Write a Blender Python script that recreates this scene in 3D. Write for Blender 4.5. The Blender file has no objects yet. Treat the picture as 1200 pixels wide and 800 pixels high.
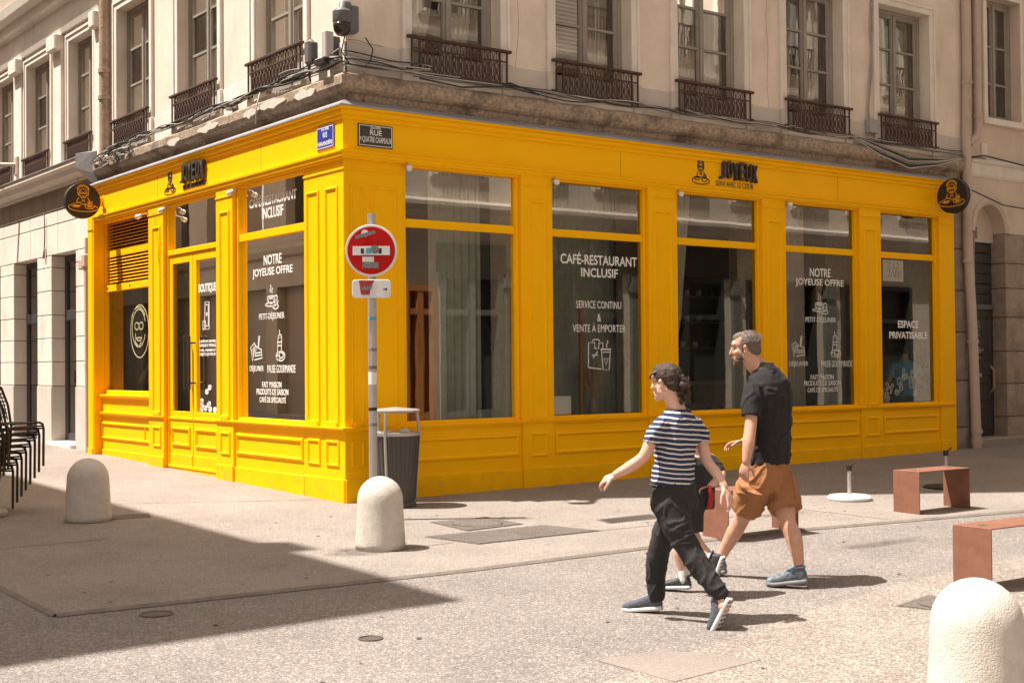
import bpy, bmesh, math, random
from mathutils import Vector, Matrix, noise
random.seed(7)
SC = bpy.context.scene
COL = SC.collection
V = Vector

# ------------------------------------------------------------------ camera, world, sun
cam_d = bpy.data.cameras.new('camera'); cam = bpy.data.objects.new('camera', cam_d); COL.objects.link(cam)
SC.camera = cam
cam_d.sensor_width = 36; cam_d.lens = 46.808; cam_d.clip_end = 600; cam_d.clip_start = .05
_r = V((.80158, -.59783, -.00859)); _u = V((-.00375, -.01939, .99980)); _f = V((.59788, .80139, .01779))
M = Matrix.Identity(4)
for i in range(3):
    M[i][0], M[i][1], M[i][2] = _r[i], _u[i], -_f[i]
M.translation = V((-7.0134, -12.3667, 1.4447))
cam.matrix_world = M

SUN_EL = math.radians(64); SUN_DIR = V((-.857 * math.cos(SUN_EL), .515 * math.cos(SUN_EL), math.sin(SUN_EL))).normalized()
world = bpy.data.worlds.new('World'); SC.world = world; world.use_nodes = True
nt = world.node_tree; bgn = nt.nodes['Background']
sky = nt.nodes.new('ShaderNodeTexSky'); sky.sky_type = 'NISHITA'; sky.sun_disc = False
sky.sun_elevation = SUN_EL; sky.sun_rotation = math.atan2(SUN_DIR.x, SUN_DIR.y); sky.dust_density = 3.0
hs = nt.nodes.new('ShaderNodeHueSaturation'); hs.inputs['Saturation'].default_value = .35
tn = nt.nodes.new('ShaderNodeMix'); tn.data_type = 'RGBA'; tn.blend_type = 'MULTIPLY'; tn.inputs[0].default_value = 1
tn.inputs[7].default_value = (1.0, .86, .73, 1)
nt.links.new(sky.outputs[0], hs.inputs['Color']); nt.links.new(hs.outputs[0], tn.inputs[6])
nt.links.new(tn.outputs[2], bgn.inputs[0]); bgn.inputs[1].default_value = .10
sun_d = bpy.data.lights.new('sun', 'SUN'); sun_d.energy = 5.0; sun_d.angle = math.radians(.55); sun_d.color = (1, .935, .86)
sun = bpy.data.objects.new('sun', sun_d); COL.objects.link(sun)
sun.rotation_euler = (-SUN_DIR).to_track_quat('-Z', 'Y').to_euler(); sun.location = (-30, 20, 40)
SC.view_settings.view_transform = 'Standard'; SC.view_settings.look = 'None'; SC.view_settings.exposure = 1.0; SC.view_settings.gamma = 1

# ------------------------------------------------------------------ materials
MATS = {}
def mat(name, col, rough=.6, metal=0, var=.0, vscale=3., bump=0., bscale=40., spec=.5, dirt=None, detail=6, vcol=None, stretch=None, coat=0):
    """Principled with object-space noise colour variation, stains and bump"""
    if name in MATS: return MATS[name]
    m = bpy.data.materials.new(name); m.use_nodes = True; t = m.node_tree; N = t.nodes; L = t.links
    b = N['Principled BSDF']; b.inputs['Roughness'].default_value = rough; b.inputs['Metallic'].default_value = metal
    b.inputs['Specular IOR Level'].default_value = spec; b.inputs['Coat Weight'].default_value = coat
    c4 = (*col, 1); b.inputs['Base Color'].default_value = c4
    tc = N.new('ShaderNodeTexCoord'); src = tc.outputs['Object']
    if stretch:
        mp = N.new('ShaderNodeMapping'); mp.inputs['Scale'].default_value = stretch; L.new(src, mp.inputs[0]); src = mp.outputs[0]
    out = None
    if var:
        n = N.new('ShaderNodeTexNoise'); n.inputs['Scale'].default_value = vscale; n.inputs['Detail'].default_value = detail; n.inputs['Roughness'].default_value = .65
        L.new(src, n.inputs['Vector'])
        r = N.new('ShaderNodeValToRGB'); r.color_ramp.elements[0].position = .3; r.color_ramp.elements[1].position = .72
        lo = vcol or tuple(max(0, c * (1 - var)) for c in col)
        r.color_ramp.elements[0].color = (*lo, 1); r.color_ramp.elements[1].color = (*[min(1, c * (1 + var * .5)) for c in col], 1)
        L.new(n.outputs[0], r.inputs[0]); out = r.outputs[0]
    if dirt:   # (colour, scale, threshold, strength, z-stretch)
        dc, ds, th, st, zs = dirt
        mp = N.new('ShaderNodeMapping'); mp.inputs['Scale'].default_value = (1, 1, zs); L.new(tc.outputs['Object'], mp.inputs[0])
        n = N.new('ShaderNodeTexNoise'); n.inputs['Scale'].default_value = ds; n.inputs['Detail'].default_value = 8; L.new(mp.outputs[0], n.inputs['Vector'])
        r = N.new('ShaderNodeMapRange'); r.inputs[1].default_value = th; r.inputs[2].default_value = th + .18; r.inputs[4].default_value = st
        L.new(n.outputs[0], r.inputs[0])
        mx = N.new('ShaderNodeMix'); mx.data_type = 'RGBA'; L.new(r.outputs[0], mx.inputs[0])
        if out: L.new(out, mx.inputs[6])
        else: mx.inputs[6].default_value = c4
        mx.inputs[7].default_value = (*dc, 1); out = mx.outputs[2]
    if out: L.new(out, b.inputs['Base Color'])
    if bump:
        n = N.new('ShaderNodeTexNoise'); n.inputs['Scale'].default_value = bscale; n.inputs['Detail'].default_value = 5; L.new(src, n.inputs['Vector'])
        bp = N.new('ShaderNodeBump'); bp.inputs['Strength'].default_value = bump; bp.inputs['Distance'].default_value = .01
        L.new(n.outputs[0], bp.inputs['Height']); L.new(bp.outputs[0], b.inputs['Normal'])
    MATS[name] = m; return m

def aggregate(name, base, light, dark, scale, mixl, bump=.4):
    """exposed-aggregate paving: small stones of mixed tones in a binder, large faint stains"""
    m = bpy.data.materials.new(name); m.use_nodes = True; t = m.node_tree; N = t.nodes; L = t.links; b = N['Principled BSDF']
    b.inputs['Roughness'].default_value = .85; b.inputs['Specular IOR Level'].default_value = .25
    tc = N.new('ShaderNodeTexCoord')
    v = N.new('ShaderNodeTexVoronoi'); v.inputs['Scale'].default_value = scale; L.new(tc.outputs['Object'], v.inputs['Vector'])
    sp = N.new('ShaderNodeSeparateColor'); L.new(v.outputs['Color'], sp.inputs[0])
    r = N.new('ShaderNodeValToRGB'); e = r.color_ramp.elements; e[0].position = 0; e[0].color = (*dark, 1); e[1].position = 1; e[1].color = (*light, 1)
    k = e.new(1 - mixl); k.color = (*base, 1); k2 = e.new(.18); k2.color = (*[(x + y) / 2 for x, y in zip(base, dark)], 1)
    L.new(sp.outputs[0], r.inputs[0])
    n = N.new('ShaderNodeTexNoise'); n.inputs['Scale'].default_value = .9; n.inputs['Detail'].default_value = 7; n.inputs['Roughness'].default_value = .7; L.new(tc.outputs['Object'], n.inputs['Vector'])
    mr = N.new('ShaderNodeMapRange'); mr.inputs[1].default_value = .3; mr.inputs[2].default_value = .7; mr.inputs[1].default_value = .36; mr.inputs[2].default_value = .64; mr.inputs[3].default_value = .87; mr.inputs[4].default_value = 1.08
    L.new(n.outputs[0], mr.inputs[0])
    n3 = N.new('ShaderNodeTexNoise'); n3.inputs['Scale'].default_value = 6; n3.inputs['Detail'].default_value = 6; L.new(tc.outputs['Object'], n3.inputs['Vector'])
    m3 = N.new('ShaderNodeMapRange'); m3.inputs[1].default_value = .62; m3.inputs[2].default_value = .75; m3.inputs[3].default_value = 1; m3.inputs[4].default_value = .85; L.new(n3.outputs[0], m3.inputs[0])
    mm = N.new('ShaderNodeMath'); mm.operation = 'MULTIPLY'; L.new(mr.outputs[0], mm.inputs[0]); L.new(m3.outputs[0], mm.inputs[1])
    mx = N.new('ShaderNodeMix'); mx.data_type = 'RGBA'; mx.blend_type = 'MULTIPLY'; mx.inputs[0].default_value = 1
    L.new(r.outputs[0], mx.inputs[6]); L.new(mm.outputs[0], mx.inputs[7]); L.new(mx.outputs[2], b.inputs['Base Color'])
    bp = N.new('ShaderNodeBump'); bp.inputs['Strength'].default_value = bump; bp.inputs['Distance'].default_value = .004
    L.new(v.outputs['Distance'], bp.inputs['Height']); bp.invert = True; L.new(bp.outputs[0], b.inputs['Normal'])
    MATS[name] = m; return m

def glass(name, tint, refl, wav=.0, rough=0.):
    m = bpy.data.materials.new(name); m.use_nodes = True; t = m.node_tree; N = t.nodes; L = t.links
    N.remove(N['Principled BSDF']); o = N['Material Output']
    tr = N.new('ShaderNodeBsdfTransparent'); tr.inputs[0].default_value = (*tint, 1)
    gl = N.new('ShaderNodeBsdfGlossy'); gl.inputs['Roughness'].default_value = rough; gl.inputs['Color'].default_value = (1, .97, .92, 1)
    fr = N.new('ShaderNodeFresnel'); fr.inputs['IOR'].default_value = 1.5
    ad = N.new('ShaderNodeMath'); ad.operation = 'ADD'; ad.use_clamp = True; ad.inputs[1].default_value = refl; L.new(fr.outputs[0], ad.inputs[0])
    mx = N.new('ShaderNodeMixShader'); L.new(ad.outputs[0], mx.inputs[0]); L.new(tr.outputs[0], mx.inputs[1]); L.new(gl.outputs[0], mx.inputs[2]); L.new(mx.outputs[0], o.inputs[0])
    if wav:
        tc = N.new('ShaderNodeTexCoord'); n = N.new('ShaderNodeTexNoise'); n.inputs['Scale'].default_value = 2.2; L.new(tc.outputs['Object'], n.inputs['Vector'])
        bp = N.new('ShaderNodeBump'); bp.inputs['Strength'].default_value = wav; bp.inputs['Distance'].default_value = .02; L.new(n.outputs[0], bp.inputs['Height'])
        L.new(bp.outputs[0], gl.inputs['Normal']); L.new(bp.outputs[0], fr.inputs['Normal'])
    MATS[name] = m; return m

YEL = mat('yellow_paint', (.985, .50, .0008), .55, var=.04, vscale=2.2, bump=.08, bscale=9, dirt=((.66, .30, .01), 3.2, .66, .30, .5), spec=.10)
YELB = mat('yellow_paint_scuffed', (.97, .49, .0008), .6, var=.10, vscale=5, bump=.15, bscale=30, dirt=((.55, .33, .08), 7, .54, .35, 1.6), spec=.1)
SHOPGL = glass('shop_glass', (.96, .96, .94), .10, .012)
OLDGL = glass('old_glass', (.82, .84, .82), .12, .035)
WHITE = mat('white_vinyl', (.80, .79, .76), .6)
STUCCO = mat('beige_stucco', (.74, .625, .515), .9, var=.13, vscale=1.6, bump=.3, bscale=60, dirt=((.40, .30, .23), 2.3, .56, .45, .22))
STUCCO2 = mat('pale_stucco', (.62, .50, .40), .9, var=.12, vscale=1.3, bump=.25, bscale=50, dirt=((.38, .27, .20), 1.6, .55, .45, .4))
TRIM = mat('stone_trim', (.74, .66, .58), .85, var=.10, vscale=3, bump=.2, bscale=50, dirt=((.36, .29, .23), 3, .62, .4, .35))
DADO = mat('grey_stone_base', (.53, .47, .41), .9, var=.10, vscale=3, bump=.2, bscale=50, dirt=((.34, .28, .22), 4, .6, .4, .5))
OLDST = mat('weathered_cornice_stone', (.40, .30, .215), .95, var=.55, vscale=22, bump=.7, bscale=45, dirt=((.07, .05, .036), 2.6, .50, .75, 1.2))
BLOCK = mat('ashlar_stone', (.76, .66, .57), .85, var=.12, vscale=2.5, bump=.2, bscale=70, dirt=((.50, .36, .27), 2.5, .58, .35, .3))
BLOCKB = mat('ashlar_base_stone', (.58, .51, .45), .85, var=.12, vscale=3, bump=.2, bscale=70, dirt=((.3, .24, .2), 3, .6, .4, .4))
ROCK = mat('rock_faced_stone', (.34, .255, .195), .95, var=.25, vscale=6, bump=1., bscale=22, dirt=((.15, .12, .10), 3, .56, .6, .7))
JOINT = mat('dark_joint', (.12, .095, .075), .95)
ZINC = mat('zinc_flashing', (.34, .335, .34), .45, metal=.35, var=.15, vscale=5, bump=.1, bscale=20)
WINGREY = mat('window_paint_grey', (.30, .265, .22), .6, var=.12, vscale=6, bump=.1, bscale=60)
IRON = mat('rusty_iron', (.085, .042, .030), .7, metal=.2, var=.35, vscale=14, bump=.3, bscale=60)
DARKFR = mat('charcoal_frame', (.045, .045, .05), .5, var=.1, vscale=6)
CURT = mat('white_curtain', (.55, .50, .45), .9, var=.08, vscale=8)
CURTG = mat('greenish_curtain', (.30, .32, .27), .9, var=.15, vscale=8)
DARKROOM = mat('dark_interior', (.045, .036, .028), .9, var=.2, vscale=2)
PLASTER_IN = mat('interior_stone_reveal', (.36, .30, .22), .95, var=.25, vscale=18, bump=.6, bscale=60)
BLACK = mat('matte_black', (.018, .016, .015), .5)
SIGNBLK = mat('sign_black', (.02, .016, .012), .55)
LOGOY = mat('logo_orange', (.80, .40, .02), .6)
LETTER = mat('letter_brown_black', (.05, .04, .035), .5, var=.1)
GREYMET = mat('galvanised_steel', (.48, .46, .44), .42, metal=.6, var=.12, vscale=9, bump=.1, bscale=50)
PIPE = mat('painted_pipe', (.50, .385, .31), .6, var=.10, vscale=4, bump=.15, bscale=30, dirt=((.30, .2, .15), 5, .6, .5, .3))
ROUGHPIPE = mat('stained_pipe', (.40, .29, .21), .9, var=.35, vscale=9, bump=.8, bscale=30)
CABLE = mat('dusty_cable', (.36, .32, .28), .8, var=.3, vscale=9); CABLE2 = mat('black_cable', (.03, .03, .03), .6); CABLE3 = mat('pale_cable', (.52, .48, .43), .8, var=.2)
BOLL = mat('bollard_stone', (.60, .54, .475), .9, var=.16, vscale=14, bump=.6, bscale=110, dirt=((.36, .27, .21), 5, .6, .4, 1.))
CORTEN = mat('corten_steel', (.235, .10, .06), .75, metal=.1, var=.22, vscale=9, bump=.15, bscale=90, dirt=((.14, .06, .04), 5, .55, .5, .35))
BINM = mat('bin_dark_metal', (.095, .082, .07), .5, metal=.35, var=.2, vscale=6, bump=.2, bscale=30, stretch=(1, 1, .15))
CHAIRM = mat('chair_brown_metal', (.032, .023, .018), .45, metal=.3)
REDS = mat('sign_red', (.50, .006, .005), .6, spec=.2, var=.06); WHT = mat('sign_white', (.74, .73, .71), .4, var=.04)
STG = mat('sticker_grey', (.28, .26, .25), .6, var=.5, vscale=60, vcol=(.05, .05, .05)); STR = mat('sticker_red', (.55, .05, .05), .6, var=.4, vscale=60, vcol=(.1, .02, .02)); STB = mat('sticker_blue', (.10, .35, .50), .6)
BLUEP = mat('enamel_blue', (.025, .045, .30), .25); BLKP = mat('enamel_black', (.025, .022, .02), .25, var=.3, vscale=8, vcol=(.05, .045, .04)); PLW = mat('enamel_white', (.72, .72, .70), .3)
WOOD = mat('brown_wood', (.30, .13, .05), .5, var=.35, vscale=3, stretch=(8, 8, .6)); LWOOD = mat('light_wood', (.38, .25, .12), .5, var=.25, vscale=3, stretch=(6, 6, 1))
PAPER = mat('white_paper', (.75, .73, .70), .8)
SHOPG = mat('grey_green_joinery', (.16, .185, .16), .5, var=.12, vscale=3); SHOPD = mat('dark_joinery', (.05, .055, .05), .5)
ROAD = aggregate('road_aggregate', (.215, .188, .172), (.36, .318, .288), (.12, .104, .094), 95, .30)
PAVE = aggregate('pavement_aggregate', (.262, .229, .20), (.36, .318, .285), (.16, .13, .115), 110, .30, .25)
PAVE2 = aggregate('near_pavement_aggregate', (.25, .213, .185), (.40, .35, .308), (.14, .115, .098), 85, .34, .3)
PATCH = aggregate('cover_concrete', (.14, .118, .105), (.22, .19, .17), (.07, .06, .05), 120, .25, .3)
PATCHL = aggregate('cover_pink_concrete', (.25, .21, .185), (.31, .27, .24), (.19, .155, .135), 150, .25, .2)

# ------------------------------------------------------------------ mesh builder
class MB:
    def __init__(s, F=None): s.v = []; s.f = []; s.F = F or (lambda a, b, c: (a, b, c))
    def add(s, vs, fs):
        o = len(s.v); s.v += [s.F(*p) for p in vs]; s.f += [tuple(i + o for i in f) for f in fs]; return s
    def box(s, a0, a1, b0, b1, c0, c1):
        return s.add([(a, b, c) for a in (a0, a1) for b in (b0, b1) for c in (c0, c1)],
                     [(0, 1, 3, 2), (4, 6, 7, 5), (0, 4, 5, 1), (2, 3, 7, 6), (0, 2, 6, 4), (1, 5, 7, 3)])
    def rings(s, R, closed=False, cap=True):
        n = len(R[0]); vs = [tuple(p) for r in R for p in r]; fs = []
        m = len(R); rng = range(m if closed else m - 1)
        for i in rng:
            j = (i + 1) % m
            for k in range(n):
                l = (k + 1) % n; fs.append((i * n + k, i * n + l, j * n + l, j * n + k))
        if cap and not closed: fs += [tuple(range(n)), tuple(range((m - 1) * n, m * n))]
        return s.add(vs, fs)
    def frame(s, s0, s1, z0, z1, prof, fill=False):
        """rectangular moulding: prof = [(inset, depth), ...] rings from outside in"""
        R = [[(s0 + i, d, z0 + i), (s1 - i, d, z0 + i), (s1 - i, d, z1 - i), (s0 + i, d, z1 - i)] for i, d in prof]
        return s.rings(R, closed=not fill, cap=fill)
    def prof(s, pts, a0, a1):
        """extrude a (depth, z) profile along the facade"""
        R = [[(a, d, z) for d, z in pts] for a in (a0, a1)]; return s.rings(R)
    def tube(s, pts, r, n=8, cap=True):
        pts = [V(p) for p in pts]; R = []
        t0 = (pts[1] - pts[0]).normalized(); up = V((0, 0, 1)) if abs(t0.z) < .9 else V((1, 0, 0)); x = t0.cross(up).normalized()
        for i, p in enumerate(pts):
            t = ((pts[min(i + 1, len(pts) - 1)] - pts[max(i - 1, 0)])).normalized()
            x = (x - t * x.dot(t)).normalized(); y = t.cross(x); rr = r[i] if isinstance(r, (list, tuple)) else r
            R.append([p + x * math.cos(a) * rr + y * math.sin(a) * rr for a in [2 * math.pi * k / n for k in range(n)]])
        return s.rings(R, cap=cap)
    def lathe(s, prof, c=(0, 0, 0), n=24):
        R = [[(c[0] + r * math.cos(2 * math.pi * k / n), c[1] + r * math.sin(2 * math.pi * k / n), c[2] + z) for k in range(n)] for r, z in prof]
        return s.rings(R)
    def poly(s, pts, d0, d1):
        """extrude a closed (s, z) outline between two depths"""
        n = len(pts); return s.rings([[(a, d, z) for a, z in pts] for d in (d0, d1)])
    def build(s, name, m, parent=None, bevel=0, smooth=None, kind=None, label=None, local=False):
        me = bpy.data.meshes.new(name); me.from_pydata([tuple(p) for p in s.v], [], s.f); me.validate()
        bm = bmesh.new(); bm.from_mesh(me)
        if bevel:
            bmesh.ops.recalc_face_normals(bm, faces=bm.faces)
            bmesh.ops.bevel(bm, geom=[e for e in bm.edges if len(e.link_faces) == 2 and e.calc_face_angle(0) > .6], offset=bevel, segments=1, affect='EDGES', clamp_overlap=True)
        bmesh.ops.recalc_face_normals(bm, faces=bm.faces); bm.to_mesh(me); bm.free()
        return link(me, name, m, parent, smooth, kind, label, local)

def world_of(o):
    T = Matrix.Identity(4)
    while o is not None:
        T = (Matrix.LocRotScale(o.location, o.rotation_euler, o.scale)) @ T if o.parent is None else (o.matrix_parent_inverse @ Matrix.LocRotScale(o.location, o.rotation_euler, o.scale)) @ T
        o = o.parent
    return T
def link(me, name, m, parent=None, smooth=None, kind=None, label=None, local=False):
    if m: me.materials.append(m)
    if smooth is not None:
        me.shade_smooth()
        if smooth < 3: me.set_sharp_from_angle(angle=smooth)
    o = bpy.data.objects.new(name, me); COL.objects.link(o)
    if parent:
        o.parent = parent
        if not local: o.matrix_parent_inverse = world_of(parent).inverted()
    if kind: o['kind'] = kind
    if label: o['label'] = label
    return o
def thing(name, label, cat, loc=(0, 0, 0), rz=0, group=None):
    o = bpy.data.objects.new(name, None); COL.objects.link(o); o.location = loc; o.rotation_euler = (0, 0, rz)
    o.empty_display_size = .1; o['label'] = label; o['category'] = cat
    if group: o['group'] = group
    return o
def tag(o, label, cat, group=None):
    o['label'] = label; o['category'] = cat
    if group: o['group'] = group
    return o
def dup(root, loc=None, rz=None, label=None, group=None):
    r = root.copy(); COL.objects.link(r)
    if loc is not None: r.location = loc
    if rz is not None: r.rotation_euler = (0, 0, rz)
    if label: r['label'] = label
    if group: r['group'] = group
    for ch in list(root.children):
        c = ch.copy(); COL.objects.link(c); c.parent = r
        for g in list(ch.children):
            d = g.copy(); COL.objects.link(d); d.parent = c
    return r
FR = lambda s, d, z: (s, -d, z)
FL = lambda s, d, z: (-d, s, z)
SIDE = {'R': FR, 'L': FL}
def gz(x, y): return .0078 * x + .021 * y

def text_box(txt, side, sl, sr, z0, z1, d, m, parent, name='lettering', thick=.001, bold=.0, label=None, top=False):
    """flat lettering fitted to a box on a facade; sl/sr = left and right ends as read"""
    cu = bpy.data.curves.new(name, 'FONT'); cu.body = txt; cu.offset = bold; cu.extrude = .5; cu.align_x = 'CENTER'; cu.resolution_u = 3; cu.space_line = .95
    ob = bpy.data.objects.new('t', cu); COL.objects.link(ob)
    dg = bpy.context.evaluated_depsgraph_get(); me = bpy.data.meshes.new_from_object(ob.evaluated_get(dg)); me.name = name
    bpy.data.objects.remove(ob); F = SIDE[side] if isinstance(side, str) else side
    xs = [v.co.x for v in me.vertices]; ys = [v.co.y for v in me.vertices]
    x0, x1, y0, y1 = min(xs), max(xs), min(ys), max(ys)
    for v in me.vertices:
        u = (v.co.x - x0) / (x1 - x0); w = (v.co.y - y0) / (y1 - y0)
        v.co = F(sl + (sr - sl) * u, d + (thick if v.co.z > 0 else 0), z0 + (z1 - z0) * w)
    bm = bmesh.new(); bm.from_mesh(me); bmesh.ops.recalc_face_normals(bm, faces=bm.faces); bm.to_mesh(me); bm.free()
    me.materials.clear()
    return link(me, name, m, parent, label=label)

def arc(cx, cy, rx, ry, a0=0, a1=360, n=14):
    return [(cx + rx * math.cos(math.radians(a0 + (a1 - a0) * i / n)), cy + ry * math.sin(math.radians(a0 + (a1 - a0) * i / n))) for i in range(n + 1)]
def strokes(side, sl, sr, z0, z1, d, polys, w, m, parent, name='drawing', th=.0012):
    """line drawing as flat ribbons in a box on the facade"""
    b = MB(SIDE[side] if isinstance(side, str) else side)
    for pl in polys:
        P = [(sl + (sr - sl) * x, z0 + (z1 - z0) * y) for x, y in pl]
        if len(P) < 2: continue
        closed = (V(P[0]) - V(P[-1])).length < 1e-6
        L_, R_ = [], []
        for i, p in enumerate(P):
            a = V(P[i - 1]) if i else (V(P[-2]) if closed else V(p)); c = V(P[i + 1]) if i < len(P) - 1 else (V(P[1]) if closed else V(p))
            t = (c - a); t = t.normalized() if t.length > 1e-9 else V((1, 0)); n = V((-t.y, t.x)) * w / 2
            L_.append((p[0] + n.x, p[1] + n.y)); R_.append((p[0] - n.x, p[1] - n.y))
        for i in range(len(P) - 1):
            q = [L_[i], L_[i + 1], R_[i + 1], R_[i]]
            b.rings([[(a, d, z) for a, z in q], [(a, d + th, z) for a, z in q]])
    return b.build(name, m, parent)

# line drawings in unit boxes
CUP = [arc(.42, .42, .27, .22, 180, 360), [(.15, .42), (.69, .42)], arc(.42, .44, .27, .05), arc(.76, .40, .12, .09, -90, 110), arc(.45, .17, .45, .07), [(.38, .62), (.34, .72), (.42, .80), (.38, .92)], [(.50, .60), (.47, .7), (.54, .78)], arc(.75, .07, .2, .08), [(.6, .3), (.8, .2), (.95, .28)]]
SANDW = [[(.05, .55), (.35, .72), (.42, .62), (.20, .0), (.05, .55)], [(.42, .62), (.62, .5), (.70, 1.0), (.78, 1.0), (.66, .5)], [(.35, .05), (.95, .12), (.9, .45), (.5, .55), (.4, .2)], [(.4, .2), (.92, .25)], [(.4, .3), (.9, .36)], [(.15, .45), (.33, .58), (.22, .2), (.15, .45)]]
GLASSD = [[(.35, .75), (.30, .3), (.62, .3), (.66, .75), (.35, .75)], [(.35, .75), (.4, .84), (.6, .84), (.66, .75)], [(.5, .84), (.45, 1.)], arc(.55, .17, .38, .15), arc(.6, .2, .2, .09), arc(.35, .12, .15, .08), [(.36, .6), (.62, .62)], [(.36, .5), (.62, .5)]]
BAG = [[(.0, .08), (.02, .92), (.28, .92), (.28, .72), (.45, .72), (.45, .92), (.62, .92), (.62, .70)], [(.0, .08), (.55, .02)], arc(.33, .97, .15, .06, 0, 180), [(.55, .68), (.62, .0), (.88, .0), (.94, .68), (.55, .68)], [(.55, .6), (.93, .6)], [(.52, .70), (.97, .70)], [(.8, .75), (.76, .85), (.84, .92), (.8, 1.)], [(.66, .38), (.84, .38), (.75, .18), (.66, .38)], [(.15, .5), (.42, .5)], [(.2, .4), (.4, .62)]]
FACE = [arc(.5, .5, .46, .50, 0, 360, 24), arc(.46, .56, .34, .36, 20, 340, 18), arc(.36, .60, .10, .07), arc(.58, .60, .10, .07), [(.46, .6), (.48, .6)], arc(.47, .40, .14, .08, 190, 350), [(.34, .38), (.60, .38)], arc(.44, .62, .38, .34, 30, 150), [(.30, .47), (.28, .3), (.44, .2), (.60, .3)]]
EMB = [arc(.5, .72, .17, .26, -30, 210, 16), arc(.5, .68, .125, .17, 0, 360, 16), arc(.45, .70, .045, .03), arc(.55, .70, .045, .03), [(.495, .7), (.505, .7)], arc(.5, .60, .05, .03, 180, 360), [(.36, .52), (.30, .40), (.28, .26)], [(.64, .52), (.72, .40), (.74, .26)], [(.44, .46), (.44, .38), (.56, .46), (.56, .38), (.44, .46)],
       arc(.5, .16, .48, .14), arc(.28, .26, .15, .09, 180, 360), [(.13, .27), (.43, .27)], arc(.70, .24, .15, .11, 180, 360), [(.55, .26), (.85, .26)], [(.62, .28), (.66, .40), (.78, .40), (.80, .28)], [(.18, .29), (.38, .31)]]
BEANS = []
for i in range(11):
    cx = .1 + .8 * random.random(); cy = .06 + .88 * (random.random() ** 1.6); BEANS += [arc(cx, cy, .085, .085), arc(cx, cy, .04, .04)]
OBJS = []
for i in range(26):
    cx = random.random(); top = .12 + .88 * cx; cy = .04 + top * .9 * random.random()
    OBJS += random.choice([[arc(cx, cy, .035, .06)], [[(cx, cy), (cx + .06, cy + .02), (cx + .05, cy + .14), (cx - .01, cy + .12), (cx, cy)]], [arc(cx, cy, .04, .05), [(cx - .03, cy), (cx + .03, cy + .01)]], [[(cx, cy), (cx + .03, cy + .16)], arc(cx + .03, cy + .18, .025, .03)]])

# ------------------------------------------------------------------ ground
def sheet(name, pts, off, m, kind='structure', thick=None, parent=None):
    b = MB(); top = [(x, y, gz(x, y) + off) for x, y in pts]
    if thick: b.rings([[(x, y, z - thick) for x, y, z in top], top])
    else: b.add(top, [tuple(range(len(top)))])
    o = b.build(name, m, parent)
    if kind: o['kind'] = kind
    return o
sheet('road', [(-150, -150), (150, -150), (150, 150), (-150, 150)], -.02, ROAD)
KERB = [(-4.26, 30), (-4.27, -1.), (-4.26, -3.79), (-1.35, -4.04), (2.02, -4.10), (5.2, -4.66), (9, -5.3), (40, -10.5)]
sheet('pavement', [(-4.26, 30)] + KERB[1:] + [(40, .3), (0, .3), (.25, 30)], .0, PAVE, thick=.10)
sheet('near_pavement', [(-3.6, -7.55), (-2.59, -7.14), (-1.33, -6.82), (.3, -6.46), (1.5, -6.25), (9, -5.95), (40, -6.2 - 6), (40, -30), (-9, -30), (-9, -9.6)], -.016, PAVE2)
# joint lines let into the pavement
def groove(a, b2, w=.012):
    a = V(a); c = V(b2); n = (c - a).normalized(); n = V((-n.y, n.x)) * w / 2
    return sheet('paving_joint', [tuple(a + n), tuple(a - n), tuple(c - n), tuple(c + n)], .003, JOINT)
for j in [((-4.2, 1.8), (-1.84, 1.39)), ((-1.84, 1.39), (.2, .3)), ((-1.3, -2.95), (-.62, -2.92)), ((.82, -3.16), (2.8, -3.25)), ((-3.0, 6.5), (-.2, 5.2)), ((-4.2, -.9), (-2.9, -.9)), ((3.2, -.05), (3.5, -4.3)), ((7.2, .0), (7.6, -4.9))]: groove(*j)
# kerb edge, darker stained strip
kb = MB()
for a, c in zip(KERB[1:-1], KERB[2:]):
    a = V(a); c = V(c); n = (c - a).normalized(); n = V((n.y, -n.x)) * .03
    for p, q in [(a, c)]:
        kb.add([(p.x, p.y, gz(*p) + .003), (q.x, q.y, gz(*q) + .003), (q.x + n.x, q.y + n.y, gz(*q) - .016), (p.x + n.x, p.y + n.y, gz(*p) - .016)], [(0, 1, 2, 3)])
o = kb.build('kerb_edge', mat('kerb_mortar', (.20, .165, .14), .9, var=.3, vscale=8)); o['kind'] = 'structure'

def cover(name, pts, label, m, off=.004, ring=None, grp=None, edge=True):
    t = thing(name, label, 'utility cover', (pts[0][0], pts[0][1], gz(*pts[0])), group=grp)
    cx = sum(p[0] for p in pts) / len(pts); cy = sum(p[1] for p in pts) / len(pts)
    big = [(cx + (x - cx) * 1.03, cy + (y - cy) * 1.03) for x, y in pts]
    sheet('surround', big if edge else pts, off, JOINT, None, .01, t); sheet('slab', pts, off + .004 + (0 if edge else .003), m, None, .01, t)
    if ring:
        b = MB(); n = 32; R = []
        for r in (ring, ring - .018): R.append([(cx + r * math.cos(6.2832 * k / n), cy + r * math.sin(6.2832 * k / n), gz(cx, cy) + off + .008) for k in range(n)])
        b.rings(R, cap=False); b.build('ring', JOINT, t)
    return t
cover('utility_cover', [(-.08, -1.77), (.54, -1.80), (.53, -2.39), (-.12, -2.43)], 'square grey pavement cover with a round ring, behind the long slab by the litter bin', PATCH, ring=.25)
lc = cover('long_utility_cover', [(-.61, -2.51), (.64, -2.58), (.82, -3.16), (-.48, -3.12)], 'long dark two-part cover slab in the pavement right of the front bollard', PATCH)
sheet('seam', [(.10, -2.54), (.12, -2.54), (.19, -3.14), (.17, -3.14)], .010, JOINT, None, None, lc)
cover('utility_cover', [(-2.27, -6.76), (-1.83, -6.80), (-1.55, -7.3), (-2.25, -7.35)], 'pale pink concrete cover at the bottom edge left of the near bollard', PATCHL, -.020, edge=False)
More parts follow.
